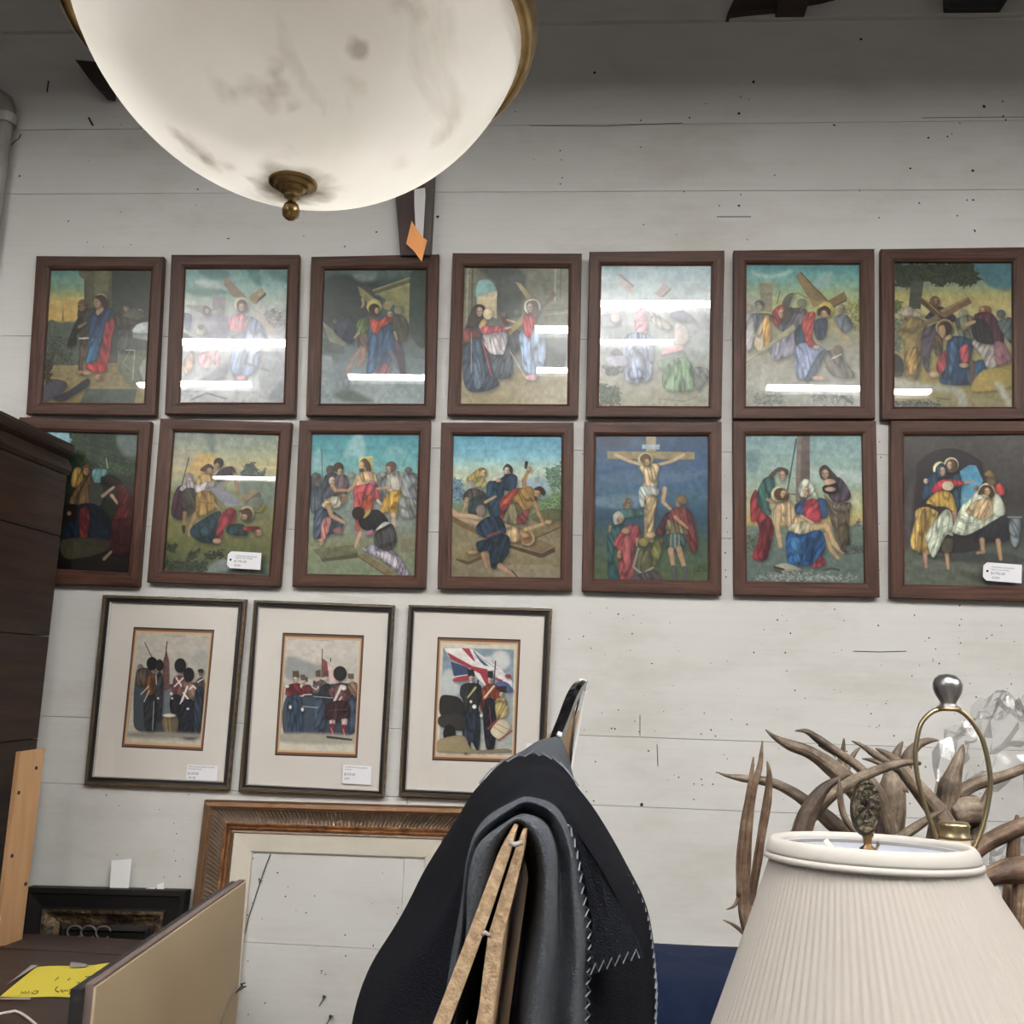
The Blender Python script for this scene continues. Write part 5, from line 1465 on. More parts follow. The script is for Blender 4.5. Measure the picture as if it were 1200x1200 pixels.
# ---------------------------------------------------------------- alabaster bowl pendant
brass=mat('antique_brass',(.42,.29,.12),.28,metal=.95,noise=25,col2=(.2,.13,.055))
dC=1.02; Cb=CAM+ray(357,34)*dC; Rb=.2335; Hb=.1765
def bowl_material():
    m=bpy.data.materials.new('alabaster'); m.use_nodes=True; nt=m.node_tree; b=nt.nodes['Principled BSDF']; L=nt.links.new
    tc=N(nt,'ShaderNodeTexCoord')
    def ns(scale,st,det,p0,p1,c0,c1,off=(0,0,0)):
        mp=N(nt,'ShaderNodeMapping'); mp.inputs['Scale'].default_value=st; mp.inputs['Location'].default_value=off; L(tc.outputs['Object'],mp.inputs[0])
        n=N(nt,'ShaderNodeTexNoise'); n.inputs['Scale'].default_value=scale; n.inputs['Detail'].default_value=det; n.inputs['Distortion'].default_value=.6; L(mp.outputs[0],n.inputs['Vector'])
        r=N(nt,'ShaderNodeValToRGB'); e=r.color_ramp.elements; e[0].position=p0; e[0].color=(*c0,1); e[1].position=p1; e[1].color=(*c1,1); L(n.outputs[0],r.inputs[0]); return r.outputs[0]
    def mul(a,c):
        x=N(nt,'ShaderNodeMix',data_type='RGBA',blend_type='MULTIPLY'); x.inputs[0].default_value=1; L(a,x.inputs[6]); L(c,x.inputs[7]); return x.outputs[2]
    c=mul(ns(5,(1,1,1),6,.3,.7,(.70,.67,.60),(.82,.80,.75)),ns(9,(1,.5,1.6),8,.28,.42,(.72,.70,.66),(1,1,1),(3,1,2)))
    # soot round the finial
    vm=N(nt,'ShaderNodeVectorMath',operation='DISTANCE'); L(tc.outputs['Object'],vm.inputs[0]); vm.inputs[1].default_value=(-.006,.012,-Hb)
    nz=N(nt,'ShaderNodeTexNoise'); nz.inputs['Scale'].default_value=30; L(tc.outputs['Object'],nz.inputs['Vector'])
    ad=N(nt,'ShaderNodeMath',operation='MULTIPLY_ADD'); ad.inputs[1].default_value=.05; L(nz.outputs[0],ad.inputs[0]); L(vm.outputs['Value'],ad.inputs[2])
    r=N(nt,'ShaderNodeValToRGB'); e=r.color_ramp.elements; e[0].position=.048; e[0].color=(.22,.2,.17,1); e[1].position=.075; e[1].color=(1,1,1,1); L(ad.outputs[0],r.inputs[0])
    cc=mul(c,r.outputs[0]); RS=(Rb*Rb+Hb*Hb)/(2*Hb); Cs=Vector((0,0,RS-Hb))
    for (px,py,rad,dk) in ((322,88,.012,.62),(333,100,.014,.66),(292,104,.018,.72),(258,100,.016,.78),(345,128,.010,.62),(318,118,.016,.75),(415,98,.012,.80),(225,172,.022,.62),(205,160,.016,.72),(243,188,.016,.70),(291,208,.011,.55),(270,196,.012,.7),(520,160,.02,.8),(470,190,.018,.82),(424,58,.006,.6)):
        o_=CAM-Cb-Cs; d_=ray(px,py).normalized(); bq=o_.dot(d_); t_=-bq-math.sqrt(max(0,bq*bq-o_.dot(o_)+RS*RS)); P=CAM+d_*t_-Cb
        v2=N(nt,'ShaderNodeVectorMath',operation='DISTANCE'); L(tc.outputs['Object'],v2.inputs[0]); v2.inputs[1].default_value=P
        a2=N(nt,'ShaderNodeMath',operation='MULTIPLY_ADD'); a2.inputs[1].default_value=.05; L(nz.outputs[0],a2.inputs[0]); L(v2.outputs['Value'],a2.inputs[2])
        r3=N(nt,'ShaderNodeValToRGB'); e=r3.color_ramp.elements; e[0].position=.02; e[0].color=(dk,dk*.97,dk*.92,1); e[1].position=.024+rad; e[1].color=(1,1,1,1); L(a2.outputs[0],r3.inputs[0])
        cc=mul(cc,r3.outputs[0])
    L(cc,b.inputs['Base Color']); b.inputs['Roughness'].default_value=.38; b.inputs['Specular IOR Level'].default_value=.3
    tl=N(nt,'ShaderNodeBsdfTranslucent'); L(cc,tl.inputs[0]); ms=N(nt,'ShaderNodeMixShader'); ms.inputs[0].default_value=.42; L(b.outputs[0],ms.inputs[1]); L(tl.outputs[0],ms.inputs[2]); L(ms.outputs[0],nt.nodes['Material Output'].inputs[0])
    return m
pen=empty('bowl_pendant',Cb,'large alabaster glass bowl pendant with brass rim and finial, stained white','pendant lamp')
prof=[]
for i in range(41):
    RS=(Rb*Rb+Hb*Hb)/(2*Hb); a=i/40*math.asin(Rb/RS); prof.append((RS*math.sin(a),RS-Hb-RS*math.cos(a)))
inner=[(r*.965,z*.965+.002) for r,z in prof[::-1]]
b=MB(); b.lathe(prof,Cb,96); b.build('bowl',bowl_material(),pen,smooth=True)
b=MB(); b.lathe([(Rb-.004,-.012),(Rb+.004,-.016),(Rb+.010,-.010),(Rb+.007,-.004),(Rb+.013,.002),(Rb+.013,.010),(Rb+.006,.016),(Rb+.008,.022),(Rb-.004,.026),(Rb-.010,.01)],Cb,96,close=True); b.build('rim_band',brass,pen,smooth=True)
fc=Cb+Vector((0,0,-Hb)); b=MB()
b.lathe([(.0,.004),(.0225,.003),(.0248,.001),(.0245,-.001),(.0225,-.0022),(.0185,-.0028),(.0185,-.005),(.0165,-.0062),(.013,-.0066),(.0128,-.009),(.010,-.0105),(.0075,-.0115),(.0072,-.014),(.008,-.0155),(.0045,-.0175),(.0042,-.0205),(.0072,-.0235),(.0092,-.0295),(.0082,-.0355),(.0045,-.039),(0,-.040)],fc,32); b.build('finial',brass,pen,smooth=True)
b=MB(); b.tube([Cb+Vector((0,0,-Hb+.01)),Cb+Vector((0,0,.5))],.008,12); b.build('stem',brass,pen,smooth=True)
for k in range(3):
    a=k*2.094+.5; b=MB(); b.tube([Cb+Vector((Rb*math.cos(a),Rb*math.sin(a),.02)),Cb+Vector((.02*math.cos(a),.02*math.sin(a),.5))],.004,8); b.build('suspension_rod',brass,pen,smooth=True)
b=MB(); b.tube([Cb+Vector((0,0,.5)),Vector((Cb.x,Cb.y,4.55))],.006,8); b.build('hanging_chain',brass,pen,smooth=True)
b=MB(); b.lathe([(0,.02),(.03,.02),(.035,0),(.03,-.02),(0,-.02)],Cb+Vector((0,0,.5)),24); b.build('hub',brass,pen,smooth=True)
# ---------------------------------------------------------------- cardboard-packed panels on edge
card=mat('cardboard',(.40,.265,.155),.75,noise=7,col2=(.33,.215,.125),bump=.15,bscale=60)
cedge=mat('cardboard_torn_edge',(.50,.36,.22),.85,noise=120,col2=(.30,.20,.115),bump=.3,bscale=320)
def packed(name,left,right,Y0,Y1,label):
    """left/right: pixel outlines of the near end, top to bottom"""
    L=[at(x,y,Y0) for x,y in left]; Rr=[at(x,y,Y0) for x,y in right]
    for Q in (L,Rr):
        d=Q[-1]-Q[-2]; Q.append(Q[-1]+d*(Q[-1].z/-d.z))
        Q[-1].z=0
    root=empty(name,(L[-1]+Rr[-1])/2+Vector((0,(Y1-Y0)/2,0)),label,'packed picture','cardboard-wrapped pictures under the blanket')
    e=Vector((0,Y1-Y0,0)); b=MB()
    for k in range(len(L)-1):
        a,b_,c,d=L[k],Rr[k],Rr[k+1],L[k+1]
        b.quad(a,b_,c,d,1); b.quad(a+e,b_+e,c+e,d+e,1); b.quad(a,d,d+e,a+e,0); b.quad(b_,c,c+e,b_+e,0)
    b.quad(L[0],Rr[0],Rr[0]+e,L[0]+e,0); b.quad(L[-1],Rr[-1],Rr[-1]+e,L[-1]+e,0)
    b.build('cardboard_wrap',[card,cedge],root)
    return root
r1=packed('packed_picture',[(599,974),(584,1000),(556,1074),(526,1152),(508,1198)],[(603.6,976),(598,1000),(573,1076),(545,1153),(528,1198)],1.2,2.14,'cardboard-wrapped picture under the blanket, its torn edge leaning left')
r2=packed('packed_picture',[(610,980),(602,1000),(588,1044),(572,1096),(566,1140),(562,1176),(558,1198)],[(615,979),(613,1000),(603,1044),(590,1096),(585,1140),(580,1176),(577,1198)],1.205,2.14,'cardboard-wrapped picture under the blanket, its edge more upright and right of the gap')
clear=bpy.data.materials.new('clear_plastic'); clear.use_nodes=True
def clear_nodes(m,gl_rough,fac,tint=(.95,.95,.95)):
    nt=m.node_tree
    for n_ in list(nt.nodes): nt.nodes.remove(n_)
    out=N(nt,'ShaderNodeOutputMaterial'); tr=N(nt,'ShaderNodeBsdfTransparent'); tr.inputs[0].default_value=(*tint,1); gl=N(nt,'ShaderNodeBsdfGlossy'); gl.inputs['Roughness'].default_value=gl_rough
    df=N(nt,'ShaderNodeBsdfDiffuse'); df.inputs[0].default_value=(.7,.7,.7,1)
    fr=N(nt,'ShaderNodeFresnel'); fr.inputs[0].default_value=1.5; ml=N(nt,'ShaderNodeMath',operation='MULTIPLY'); ml.inputs[1].default_value=fac; nt.links.new(fr.outputs[0],ml.inputs[0])
    m1=N(nt,'ShaderNodeMixShader'); m1.inputs[0].default_value=.06; nt.links.new(tr.outputs[0],m1.inputs[1]); nt.links.new(df.outputs[0],m1.inputs[2])
    m2=N(nt,'ShaderNodeMixShader'); nt.links.new(ml.outputs[0],m2.inputs[0]); nt.links.new(m1.outputs[0],m2.inputs[1]); nt.links.new(gl.outputs[0],m2.inputs[2]); nt.links.new(m2.outputs[0],out.inputs[0])
clear_nodes(clear,.12,.6)
b=MB(); b.tube([at(597,988,1.193),at(604,990,1.19),at(612,987,1.193)],.0032,8); b.build('tape',mat('tape_shine',(.30,.27,.25),.15),r2,smooth=True)
b=MB(); b.tube([at(565,1096,1.192),at(569,1093,1.19),at(575,1097,1.192)],.0026,8); b.build('tape',MATS['tape_shine'],r2,smooth=True)
# mirror beyond the blanket
mir=empty('arched_mirror',Vector((at(668,860,2.3).x,2.3,0)),'arched mirror seen edge-on above the blanket, chrome rim and white back edge','mirror')
chrome=mat('chrome_rim',(.08,.085,.09),.12,metal=.95); whp=mat('white_edge_plastic',(.80,.80,.78),.4)
path=[(636,905,2.17),(648,872,2.19),(655,853,2.21),(661,838,2.24),(668,819,2.28),(674,807,2.32),(679,800.5,2.36),(683,798,2.41)]
ps=smooth_line([at(*p) for p in path],6); b=MB(); rows=[]
for i,p in enumerate(ps):
    wdt=.011*p.y/2; rows.append([p-Vector((wdt,0,.0)),p+Vector((wdt*.2,-.004,.004)),p+Vector((wdt,0,0)),p+Vector((wdt,.02,-.02)),p+Vector((-wdt,.02,-.02)),p-Vector((wdt,0,0))])
b.grid(rows); b.build('rim',chrome,mir,smooth=False)
for (px0,py0,px1,py1) in ((662,824.5,670,827),(659,829.5,667,832.5)):
    pass
ws=smooth_line([at(*p) for p in ((679,797.5,2.40),(684,797.5,2.40),(687,801,2.40),(685,815,2.40),(679,848,2.40),(671,890,2.40),(664,930,2.40),(640,1060,2.40))],6)
b=MB(); b.tube(ws,.0038,8); b.build('back_edge',whp,mir,smooth=True)
b=MB(); P=[at(681,806,2.36),at(683,812,2.36),at(668,892,2.36),at(663,930,2.36),at(668,892,2.3),at(673,838,2.3)]; b.slab(P,(.004,0,0)); b.build('glass',mat('mirror_face',(.75,.76,.77),.05,metal=1),mir)
b=MB(); b.slab([at(671,832,2.30),at(679,833,2.32),at(668,890,2.32),at(655,960,2.30),at(632,960,2.22),at(655,873,2.22)],(0,.012,0)); b.build('cardboard_backing',card,mir)
b=MB(); x=at(668,860,2.2).x; b.box((x-.06,2.25,0),(x-.02,2.42,1.3)); b.build('lower_panel',card,mir)
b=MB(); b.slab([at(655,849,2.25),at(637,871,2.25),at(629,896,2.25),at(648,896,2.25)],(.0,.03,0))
b.build('cardboard_corner',mat('cardboard_painted_shade',(.20,.12,.07),.8),mir)  # shade painted in as a darker copy of the cardboard colour
b=MB(); b.tube([at(655,850,2.245),at(637,871.5,2.245)],.0045,6); b.build('corner_edge',cedge,mir)
# ---------------------------------------------------------------- fleece blanket draped over the packed pictures
def halfsamp(pts,n):
    P=smooth_line([Vector((x,y,0)) for x,y in pts],10); L=[0]
    for a,b_ in zip(P,P[1:]): L.append(L[-1]+(b_-a).length)
    out=[]
    for k in range(n):
        s=L[-1]*k/(n-1); i=max(0,min(len(P)-2,int(np.searchsorted(L,s)-1))); f=(s-L[i])/max(1e-6,L[i+1]-L[i]); out.append(P[i].lerp(P[i+1],f))
    return out
def curve(Lp,ap,Rp,Y):
    n=30; l=halfsamp(Lp+[ap],n); r=halfsamp([ap]+Rp,n)
    return [at(p.x,p.y,Y) for p in l]+[at(p.x,p.y,Y) for p in r[1:]]
CV=[curve([(618,990),(626,910),(634,884),(643,866)],(650,861),[(659,866),(667,888),(671,925),(672,985)],2.1),
 curve([(575,1060),(590,940),(604,894),(622,873)],(638,868),[(655,876),(668,900),(677,935),(684,1000)],1.95),
 curve([(500,1120),(535,985),(560,926),(586,895)],(625,883),[(651,891),(672,916),(692,965),(708,1040)],1.78),
 curve([(436,1270),(421,1200),(426,1150),(452,1102),(492,1036),(530,968),(562,922)],(618,897),[(660,910),(696,950),(732,1008),(754,1048),(767,1095),(770,1150),(768,1260)],1.6),
 curve([(440,1275),(432,1215),(462,1150),(512,1075),(545,1003),(572,950)],(615,924),[(652,934),(684,966),(708,1030),(716,1110),(714,1265)],1.44),
 curve([(500,1270),(520,1180),(534,1090),(548,1010),(566,962)],(612,931),[(648,940),(669,970),(681,1030),(689,1110),(686,1265)],1.40),
 curve([(505,1270),(525,1180),(538,1090),(549,1012),(566,972)],(612,936),[(643,946),(662,976),(672,1035),(676,1110),(670,1265)],1.33),
 curve([(512,1270),(532,1180),(545,1095),(560,1015),(575,978)],(610,950),[(638,958),(652,990),(656,1050),(652,1120),(640,1265)],1.36),
 curve([(514,1270),(533,1180),(544,1095),(553,1022),(568,985)],(608,954),[(632,965),(645,1000),(647,1052),(640,1120),(626,1265)],1.27),
 curve([(522,1270),(543,1180),(560,1095),(576,1030),(588,990)],(606,963),[(624,985),(632,1030),(628,1080),(618,1140),(606,1265)],1.29),
 curve([(530,1270),(552,1180),(572,1095),(590,1030),(598,1000)],(607,980),[(615,1000),(620,1040),(614,1090),(608,1150),(600,1265)],1.50)]
ST=6; rows=[]; rowm=[]
bandm=[0,0,1,1,1,0,0,0,0,0]
for i in range(len(CV)-1):
    a=CV[max(i-1,0)]; b_=CV[i]; c=CV[i+1]; d=CV[min(i+2,len(CV)-1)]
    for k in range(ST):
        t=k/ST; rows.append([.5*((2*p1)+(p2-p0)*t+(2*p0-5*p1+4*p2-p3)*t*t+(3*p1-p0-3*p2+p3)*t**3) for p0,p1,p2,p3 in zip(a,b_,c,d)]); rowm.append(bandm[i])
rows.append(CV[-1])
for i,r in enumerate(rows):
    for k,p in enumerate(r):
        q=p*9; r[k]=p+Vector((mnoise.noise(q),mnoise.noise(q+Vector((7,3,1))),mnoise.noise(q+Vector((2,9,4)))))*.0065
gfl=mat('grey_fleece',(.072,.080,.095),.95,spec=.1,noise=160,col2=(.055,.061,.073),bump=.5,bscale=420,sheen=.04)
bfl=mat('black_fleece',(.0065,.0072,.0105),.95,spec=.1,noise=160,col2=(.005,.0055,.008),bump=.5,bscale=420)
bla=empty('fleece_blanket',Vector((at(610,1100,1.6).x,1.65,.9)),'black fleece blanket with a grey side draped over cardboard-wrapped pictures','blanket')
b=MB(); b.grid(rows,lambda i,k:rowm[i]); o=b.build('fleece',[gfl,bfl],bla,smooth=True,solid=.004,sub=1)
thr=mat('stitch_thread',(.20,.215,.24),.9)
def zigzag(name,line,amp,pitch,side,r=.0011):
    P=smooth_line(line,12); out=[]; acc=0; k=0
    L=[0]
    for a,c in zip(P,P[1:]): L.append(L[-1]+(c-a).length)
    nseg=int(L[-1]/pitch)
    for j in range(nseg):
        s=L[-1]*j/nseg; i=max(0,min(len(P)-2,int(np.searchsorted(L,s)-1))); q=P[i].lerp(P[i+1],(s-L[i])/max(1e-6,L[i+1]-L[i])); out.append(q+(side*amp if j%2 else Vector((0,0,0))))
    b=MB(); b.tube(out,r,5); b.build(name,thr,bla)
def zz(name,ra,rb,ks,off):
    b=MB(); b.tube([(rows[ra] if q%2 else rows[rb])[k]+off for q,k in enumerate(ks)],.0013,5); b.build(name,thr,bla)
def dense(ra,k0,k1,n):
    pass
def zzd(name,ra,rb,k0,k1,n,off):
    out=[]
    for q in range(n):
        f=k0+(k1-k0)*q/(n-1); i=int(f); r=rows[ra] if q%2 else rows[rb]; out.append(r[i].lerp(r[min(i+1,len(r)-1)],f-i)+off)
    b=MB(); b.tube(out,.0013,5); b.build(name,thr,bla)
zzd('border_stitching',2*ST,2*ST+2,21,38,20,Vector((0,-.006,.005)))
zzd('border_stitching',3*ST,3*ST+1,41,56,40,Vector((-.003,-.012,0)))
zzd('border_stitching',5*ST,5*ST+2,34,57,44,Vector((.004,-.012,0)))
b=MB(); rr=[]
for i in range(12):
    t=i/11; rr.append([at(lerp(548,668,k/19),lerp(985,1275,t),2.02+.02*math.sin(k*1.3)) for k in range(20)])
b.grid(rr); b.build('added_dark_sheet',bfl,bla,smooth=True)  # black sheet added to darken the see-through gap between the boards
# folded corner hanging on the right
fc_=[at(676,975,1.40),at(700,1010,1.38),at(730,1065,1.375),at(755,1122,1.37),at(724,1132,1.365),at(692,1143,1.37),at(694,1080,1.38),at(684,1020,1.39)]
b=MB(); b.slab(fc_,(0,.004,0)); b.build('folded_corner',mat('black_fleece_painted_lit',(.011,.012,.016),.95,spec=.1,noise=160,col2=(.008,.009,.012),bump=.5,bscale=420),bla,smooth=False)  # light on the fold painted in as a paler black fleece
zigzag('border_stitching',[at(x,y,1.362) for x,y in ((692,1142),(724,1131),(754,1121))],.014,.0055,Vector((.1,0,.9)))
# navy form between the blanket and the lampshade
b=MB(); prf=[]
c0=at(815,1139,2.3); Wn=.26; Dn=.22
rows=[]
for i in range(13):
    a=i/12; z=c0.z*(1-a) if a>0 else c0.z
    rows.append(z)
zz=[(0,.0),(.55,-.002),(.8,-.008),(.93,-.022),(1.0,-.055),(1.02,-.2),(1.02,-.5)]
vs=[];fs=[];sg=40
zz=[(s,c0.z+dz) for s,dz in zz]+[(1.03,0.0)]
for s,z in zz:
    for k in range(sg):
        a=2*math.pi*k/sg; ca,sa=math.cos(a),math.sin(a); e=.55
        vs.append((c0.x+Wn*s*math.copysign(abs(ca)**e,ca),2.3+.1+Dn*s*math.copysign(abs(sa)**e,sa),z+.006*math.sin(a*3)*s))
for i in range(len(zz)-1):
    for k in range(sg): fs.append((i*sg+k,i*sg+(k+1)%sg,(i+1)*sg+(k+1)%sg,(i+1)*sg+k))
b.add(vs,fs); o=b.build('padded_stool',mat('navy_fabric',(.0095,.0165,.045),.95,spec=.15,noise=30,col2=(.008,.0135,.037),bump=.3,bscale=300),smooth=True)
tag(o,'navy blue fabric-covered padded form low between blanket and lampshade','upholstered seat')
# ---------------------------------------------------------------- table lamp with the pleated shade
YL=.95; ctop=at(1020,993,YL); RT=.0845
shade=mat('pleated_shade_cloth',(.55,.51,.465),.85,noise=3,col2=(.525,.485,.44)); lining=mat('shade_lining',(.86,.87,.90),.8,noise=9,col2=(.62,.64,.74),fac=(.3,.5))
HS=.345; RB_=.262; SH=Vector((.05,.0,0))
lamp=empty('table_lamp',Vector((ctop.x,ctop.y,.72)),'table lamp with cream pleated bell shade, dark oval finial on top','table lamp')
def translucent(m,f):
    nt=m.node_tree; b=nt.nodes['Principled BSDF']; tl=N(nt,'ShaderNodeBsdfTranslucent'); src=b.inputs['Base Color'].links[0].from_socket
    nt.links.new(src,tl.inputs[0]); ms=N(nt,'ShaderNodeMixShader'); ms.inputs[0].default_value=f; nt.links.new(b.outputs[0],ms.inputs[1]); nt.links.new(tl.outputs[0],ms.inputs[2]); nt.links.new(ms.outputs[0],nt.nodes['Material Output'].inputs[0])
translucent(shade,.45)
LEAN=.055
def ring(t,k,npl,amp):
    a=2*math.pi*k/(npl*4); r=RT+(RB_-RT)*(t*.93+.07*t*t)
    r+=amp*(0,.8,1,.2)[k%4]
    c=ctop+SH*t-Vector((0,0,HS*t)); return c+Vector((math.cos(a)*r,math.sin(a)*r,-LEAN*math.sin(a)*r))
npl=120;  vs=[];fs=[];nr=14; M4=npl*4
for i in range(nr+1):
    t=i/nr
    for k in range(M4):
        vs.append(ring(t,k,npl,(.0011+.0014*t))+Vector((0,0,0)))
for i in range(nr):
    for k in range(M4): fs.append((i*M4+k,i*M4+(k+1)%M4,(i+1)*M4+(k+1)%M4,(i+1)*M4+k))
b=MB(); b.add(vs,fs); b.build('shade',shade,lamp,smooth=True)
vs=[];fs=[]; M5=72
for i in range(9):
    t=i/8
    for k in range(M5):
        a=2*math.pi*k/M5; r=RT+(RB_-RT)*(t*.93+.07*t*t)-.004; c=ctop+SH*t-Vector((0,0,HS*t)); vs.append(c+Vector((math.cos(a)*r,math.sin(a)*r,-LEAN*math.sin(a)*r)))
for i in range(8):
    for k in range(M5): fs.append((i*M5+k,i*M5+(k+1)%M5,(i+1)*M5+(k+1)%M5,(i+1)*M5+k))
b=MB(); b.add(vs,fs); b.build('lining',lining,lamp,smooth=True)
b=MB(); b.lathe([(0,.03),(.015,.026),(.026,.015),(.03,0),(.026,-.015),(.016,-.03),(.013,-.05),(0,-.05)],ctop+Vector((.02,0,-.12)),24); b.build('added_bulb',mat('added_bulb_glow',(.93,.96,1.0),.4,emit=8),lamp,smooth=True)  # unseen glowing bulb, added to brighten the inside of the shade
trim=mat('shade_trim',(.42,.395,.36),.8)
b=MB(); b.lathe([(RT-.004,.002),(RT-.001,.0055),(RT+.0035,.0055),(RT+.0065,.002),(RT+.009,-.005),(RT+.0085,-.0075),(RT+.006,-.0075),(RT+.001,-.003),(RT-.003,-.004)],ctop,72,close=True,axis=(0,LEAN,1)); b.build('top_trim',trim,lamp,smooth=True)
b=MB(); b.lathe([(RT+.0085,-.0075),(RT+.0105,-.009),(RT+.011,-.0125),(RT+.0085,-.0135),(RT+.006,-.008)],ctop,72,close=True,axis=(0,LEAN,1)); b.build('lower_trim',trim,lamp,smooth=True)
dbr=mat('dark_bronze',(.075,.06,.038),.4,metal=.75,noise=60,col2=(.02,.018,.014),bump=.8,bscale=120)
br2=mat('finial_brass',(.25,.15,.07),.35,metal=.9,noise=40,col2=(.1,.06,.03))
sp=ctop+Vector((0,0,-.012))
for k in range(3):
    a=k*2.094+1.2; b=MB(); b.tube([sp,sp+Vector((math.cos(a)*RT,math.sin(a)*RT,.004))],.0016,6); b.build('spider_arm',br2,lamp)
st=at(1017,998,YL); k_=YL/F
b=MB(); b.lathe([(.0,-.03),(.007,-.022),(.0075,-.012),(.004,-.006),(.0068,-.001),(.0072,.003),(.0035,.006),(.0042,.012),(.006,.015),(.0035,.019),(.003,.023),(0,.024)],st,20); b.build('finial_stem',br2,lamp,smooth=True)
oc=at(1013.5,946,YL); b=MB(); ax=Vector((.25,-.95,.1)).normalized(); ux=Vector((1,.26,0)).normalized(); uz=ax.cross(ux).normalized(); uz=uz if uz.z>0 else -uz
tilt=Matrix.Rotation(R(-9),3,ax); ux=tilt@ux; uz=tilt@uz
prf=[(0,.0035),(.3,.0045),(.55,.003),(.72,.0042),(.86,.0034),(.95,.0046),(1.0,.002),(1.0,-.002),(.95,-.004),(0,-.004)]
vs=[];fs=[]; sg=40
for r,dz in prf:
    for k in range(sg):
        a=2*math.pi*k/sg; vs.append(oc+ux*(math.cos(a)*r*.0135)+uz*(math.sin(a)*r*.0255)+ax*dz*(1+.25*math.sin(a*8)*(r<.6)))
for i in range(len(prf)-1):
    for k in range(sg): fs.append((i*sg+k,i*sg+(k+1)%sg,(i+1)*sg+(k+1)%sg,(i+1)*sg+k))
b.add(vs,fs); b.build('finial_medallion',dbr,lamp,smooth=True)
b=MB(); b.tube([at(x,y,YL+.01) for x,y in ((967,985),(975,995),(985,1004),(988,1010))],.003,6); b.build('loose_thread',mat('thread_cream',(.75,.72,.55),.8),lamp,smooth=True)
cer=mat('lamp_base_ceramic',(.42,.36,.28),.25)
b=MB(); b.lathe([(0,0),(.09,0),(.09,.02),(.06,.03),(.05,.06),(.1,.14),(.11,.22),(.07,.31),(.03,.36),(.02,.40),(.02,.62),(0,.62)],(ctop.x+.02,ctop.y,.72),40); b.build('base',cer,lamp,smooth=True)
b=MB(); b.tube([Vector((ctop.x+.02,ctop.y,1.33)),st+Vector((0,0,-.03))],.004,8); b.build('centre_rod',br2,lamp)
# second lamp, shade missing
Y2=1.26; cc=at(1113,985,Y2)
l2=empty('shadeless_lamp',Vector((cc.x,cc.y,.72)),'lamp without shade, tall brass harp topped by a silver ball knob','table lamp')
hb=mat('harp_brass',(.50,.41,.25),.3,metal=.95)
hp=[(1106,1012),(1094,972),(1085.5,949),(1077,919),(1072.8,892),(1073.5,872),(1079,849),(1090,836),(1101,831),(1112,830),(1124,832.5),(1136,842),(1147,858),(1153,872),(1158.7,897),(1160.6,919),(1157,945),(1150.5,972),(1143,990),(1134,1012)]
b=MB(); b.tube(smooth_line([at(x,y,Y2) for x,y in hp],5),.0042,8,flat=.7); b.build('harp',hb,l2,smooth=True)
kb=at(1111.5,829,Y2); u=Y2/F*.985
silv2=mat('brushed_silver',(.50,.49,.50),.3,metal=.95,noise=14,stretch=(6,6,.4),col2=(.30,.29,.30))
b=MB(); b.lathe([(0,0),(10*u,0),(10*u,2*u),(8*u,4*u),(9*u,6*u),(10.5*u,9*u),(13.5*u,14*u),(15.7*u,20*u),(16*u,26*u),(14*u,31.5*u),(9*u,36*u),(0,37.5*u)],kb,32); b.build('ball_knob',silv2,l2,smooth=True)
b=MB(); b.lathe([(0,-4*u),(12*u,-4*u),(14*u,-1.5*u),(12*u,1*u),(0,1*u)],kb,24); b.build('saddle_cap',hb,l2,smooth=True)
cp=at(1118.5,982,Y2); b=MB(); b.lathe([(0,0),(17*u,0),(17.5*u,2*u),(16*u,4*u),(16*u,12*u),(16.8*u,14*u),(15*u,17*u),(8*u,17.5*u),(0,17.5*u)],cp,32); b.build('socket_cap',hb,l2,smooth=True)
b=MB(); b.lathe([(0,0),(.07,0),(.07,.015),(.03,.03),(.05,.1),(.085,.2),(.05,.36),(.02,.42),(.018,cp.z-.72),(0,cp.z-.72)],(cp.x,cp.y,.72),32); b.build('base',cer,l2,smooth=True)
# table that carries the lamps and the antlers
tb=empty('display_table',Vector((.75,1.45,0)),'plain brown table under the lamps and antlers','table')
tw=mat('table_brown',(.12,.07,.045),.5,noise=3,stretch=(1,8,8),col2=(.08,.045,.03))
b=MB(); b.box((.22,.72,.69),(1.75,2.1,.72)); b.build('tabletop',tw,tb,bevel=.004)
for x in (.28,1.69):
    for y in (.78,2.04): b=MB(); b.box((x-.03,y-.03,0),(x+.03,y+.03,.69)); b.build('leg',tw,tb)
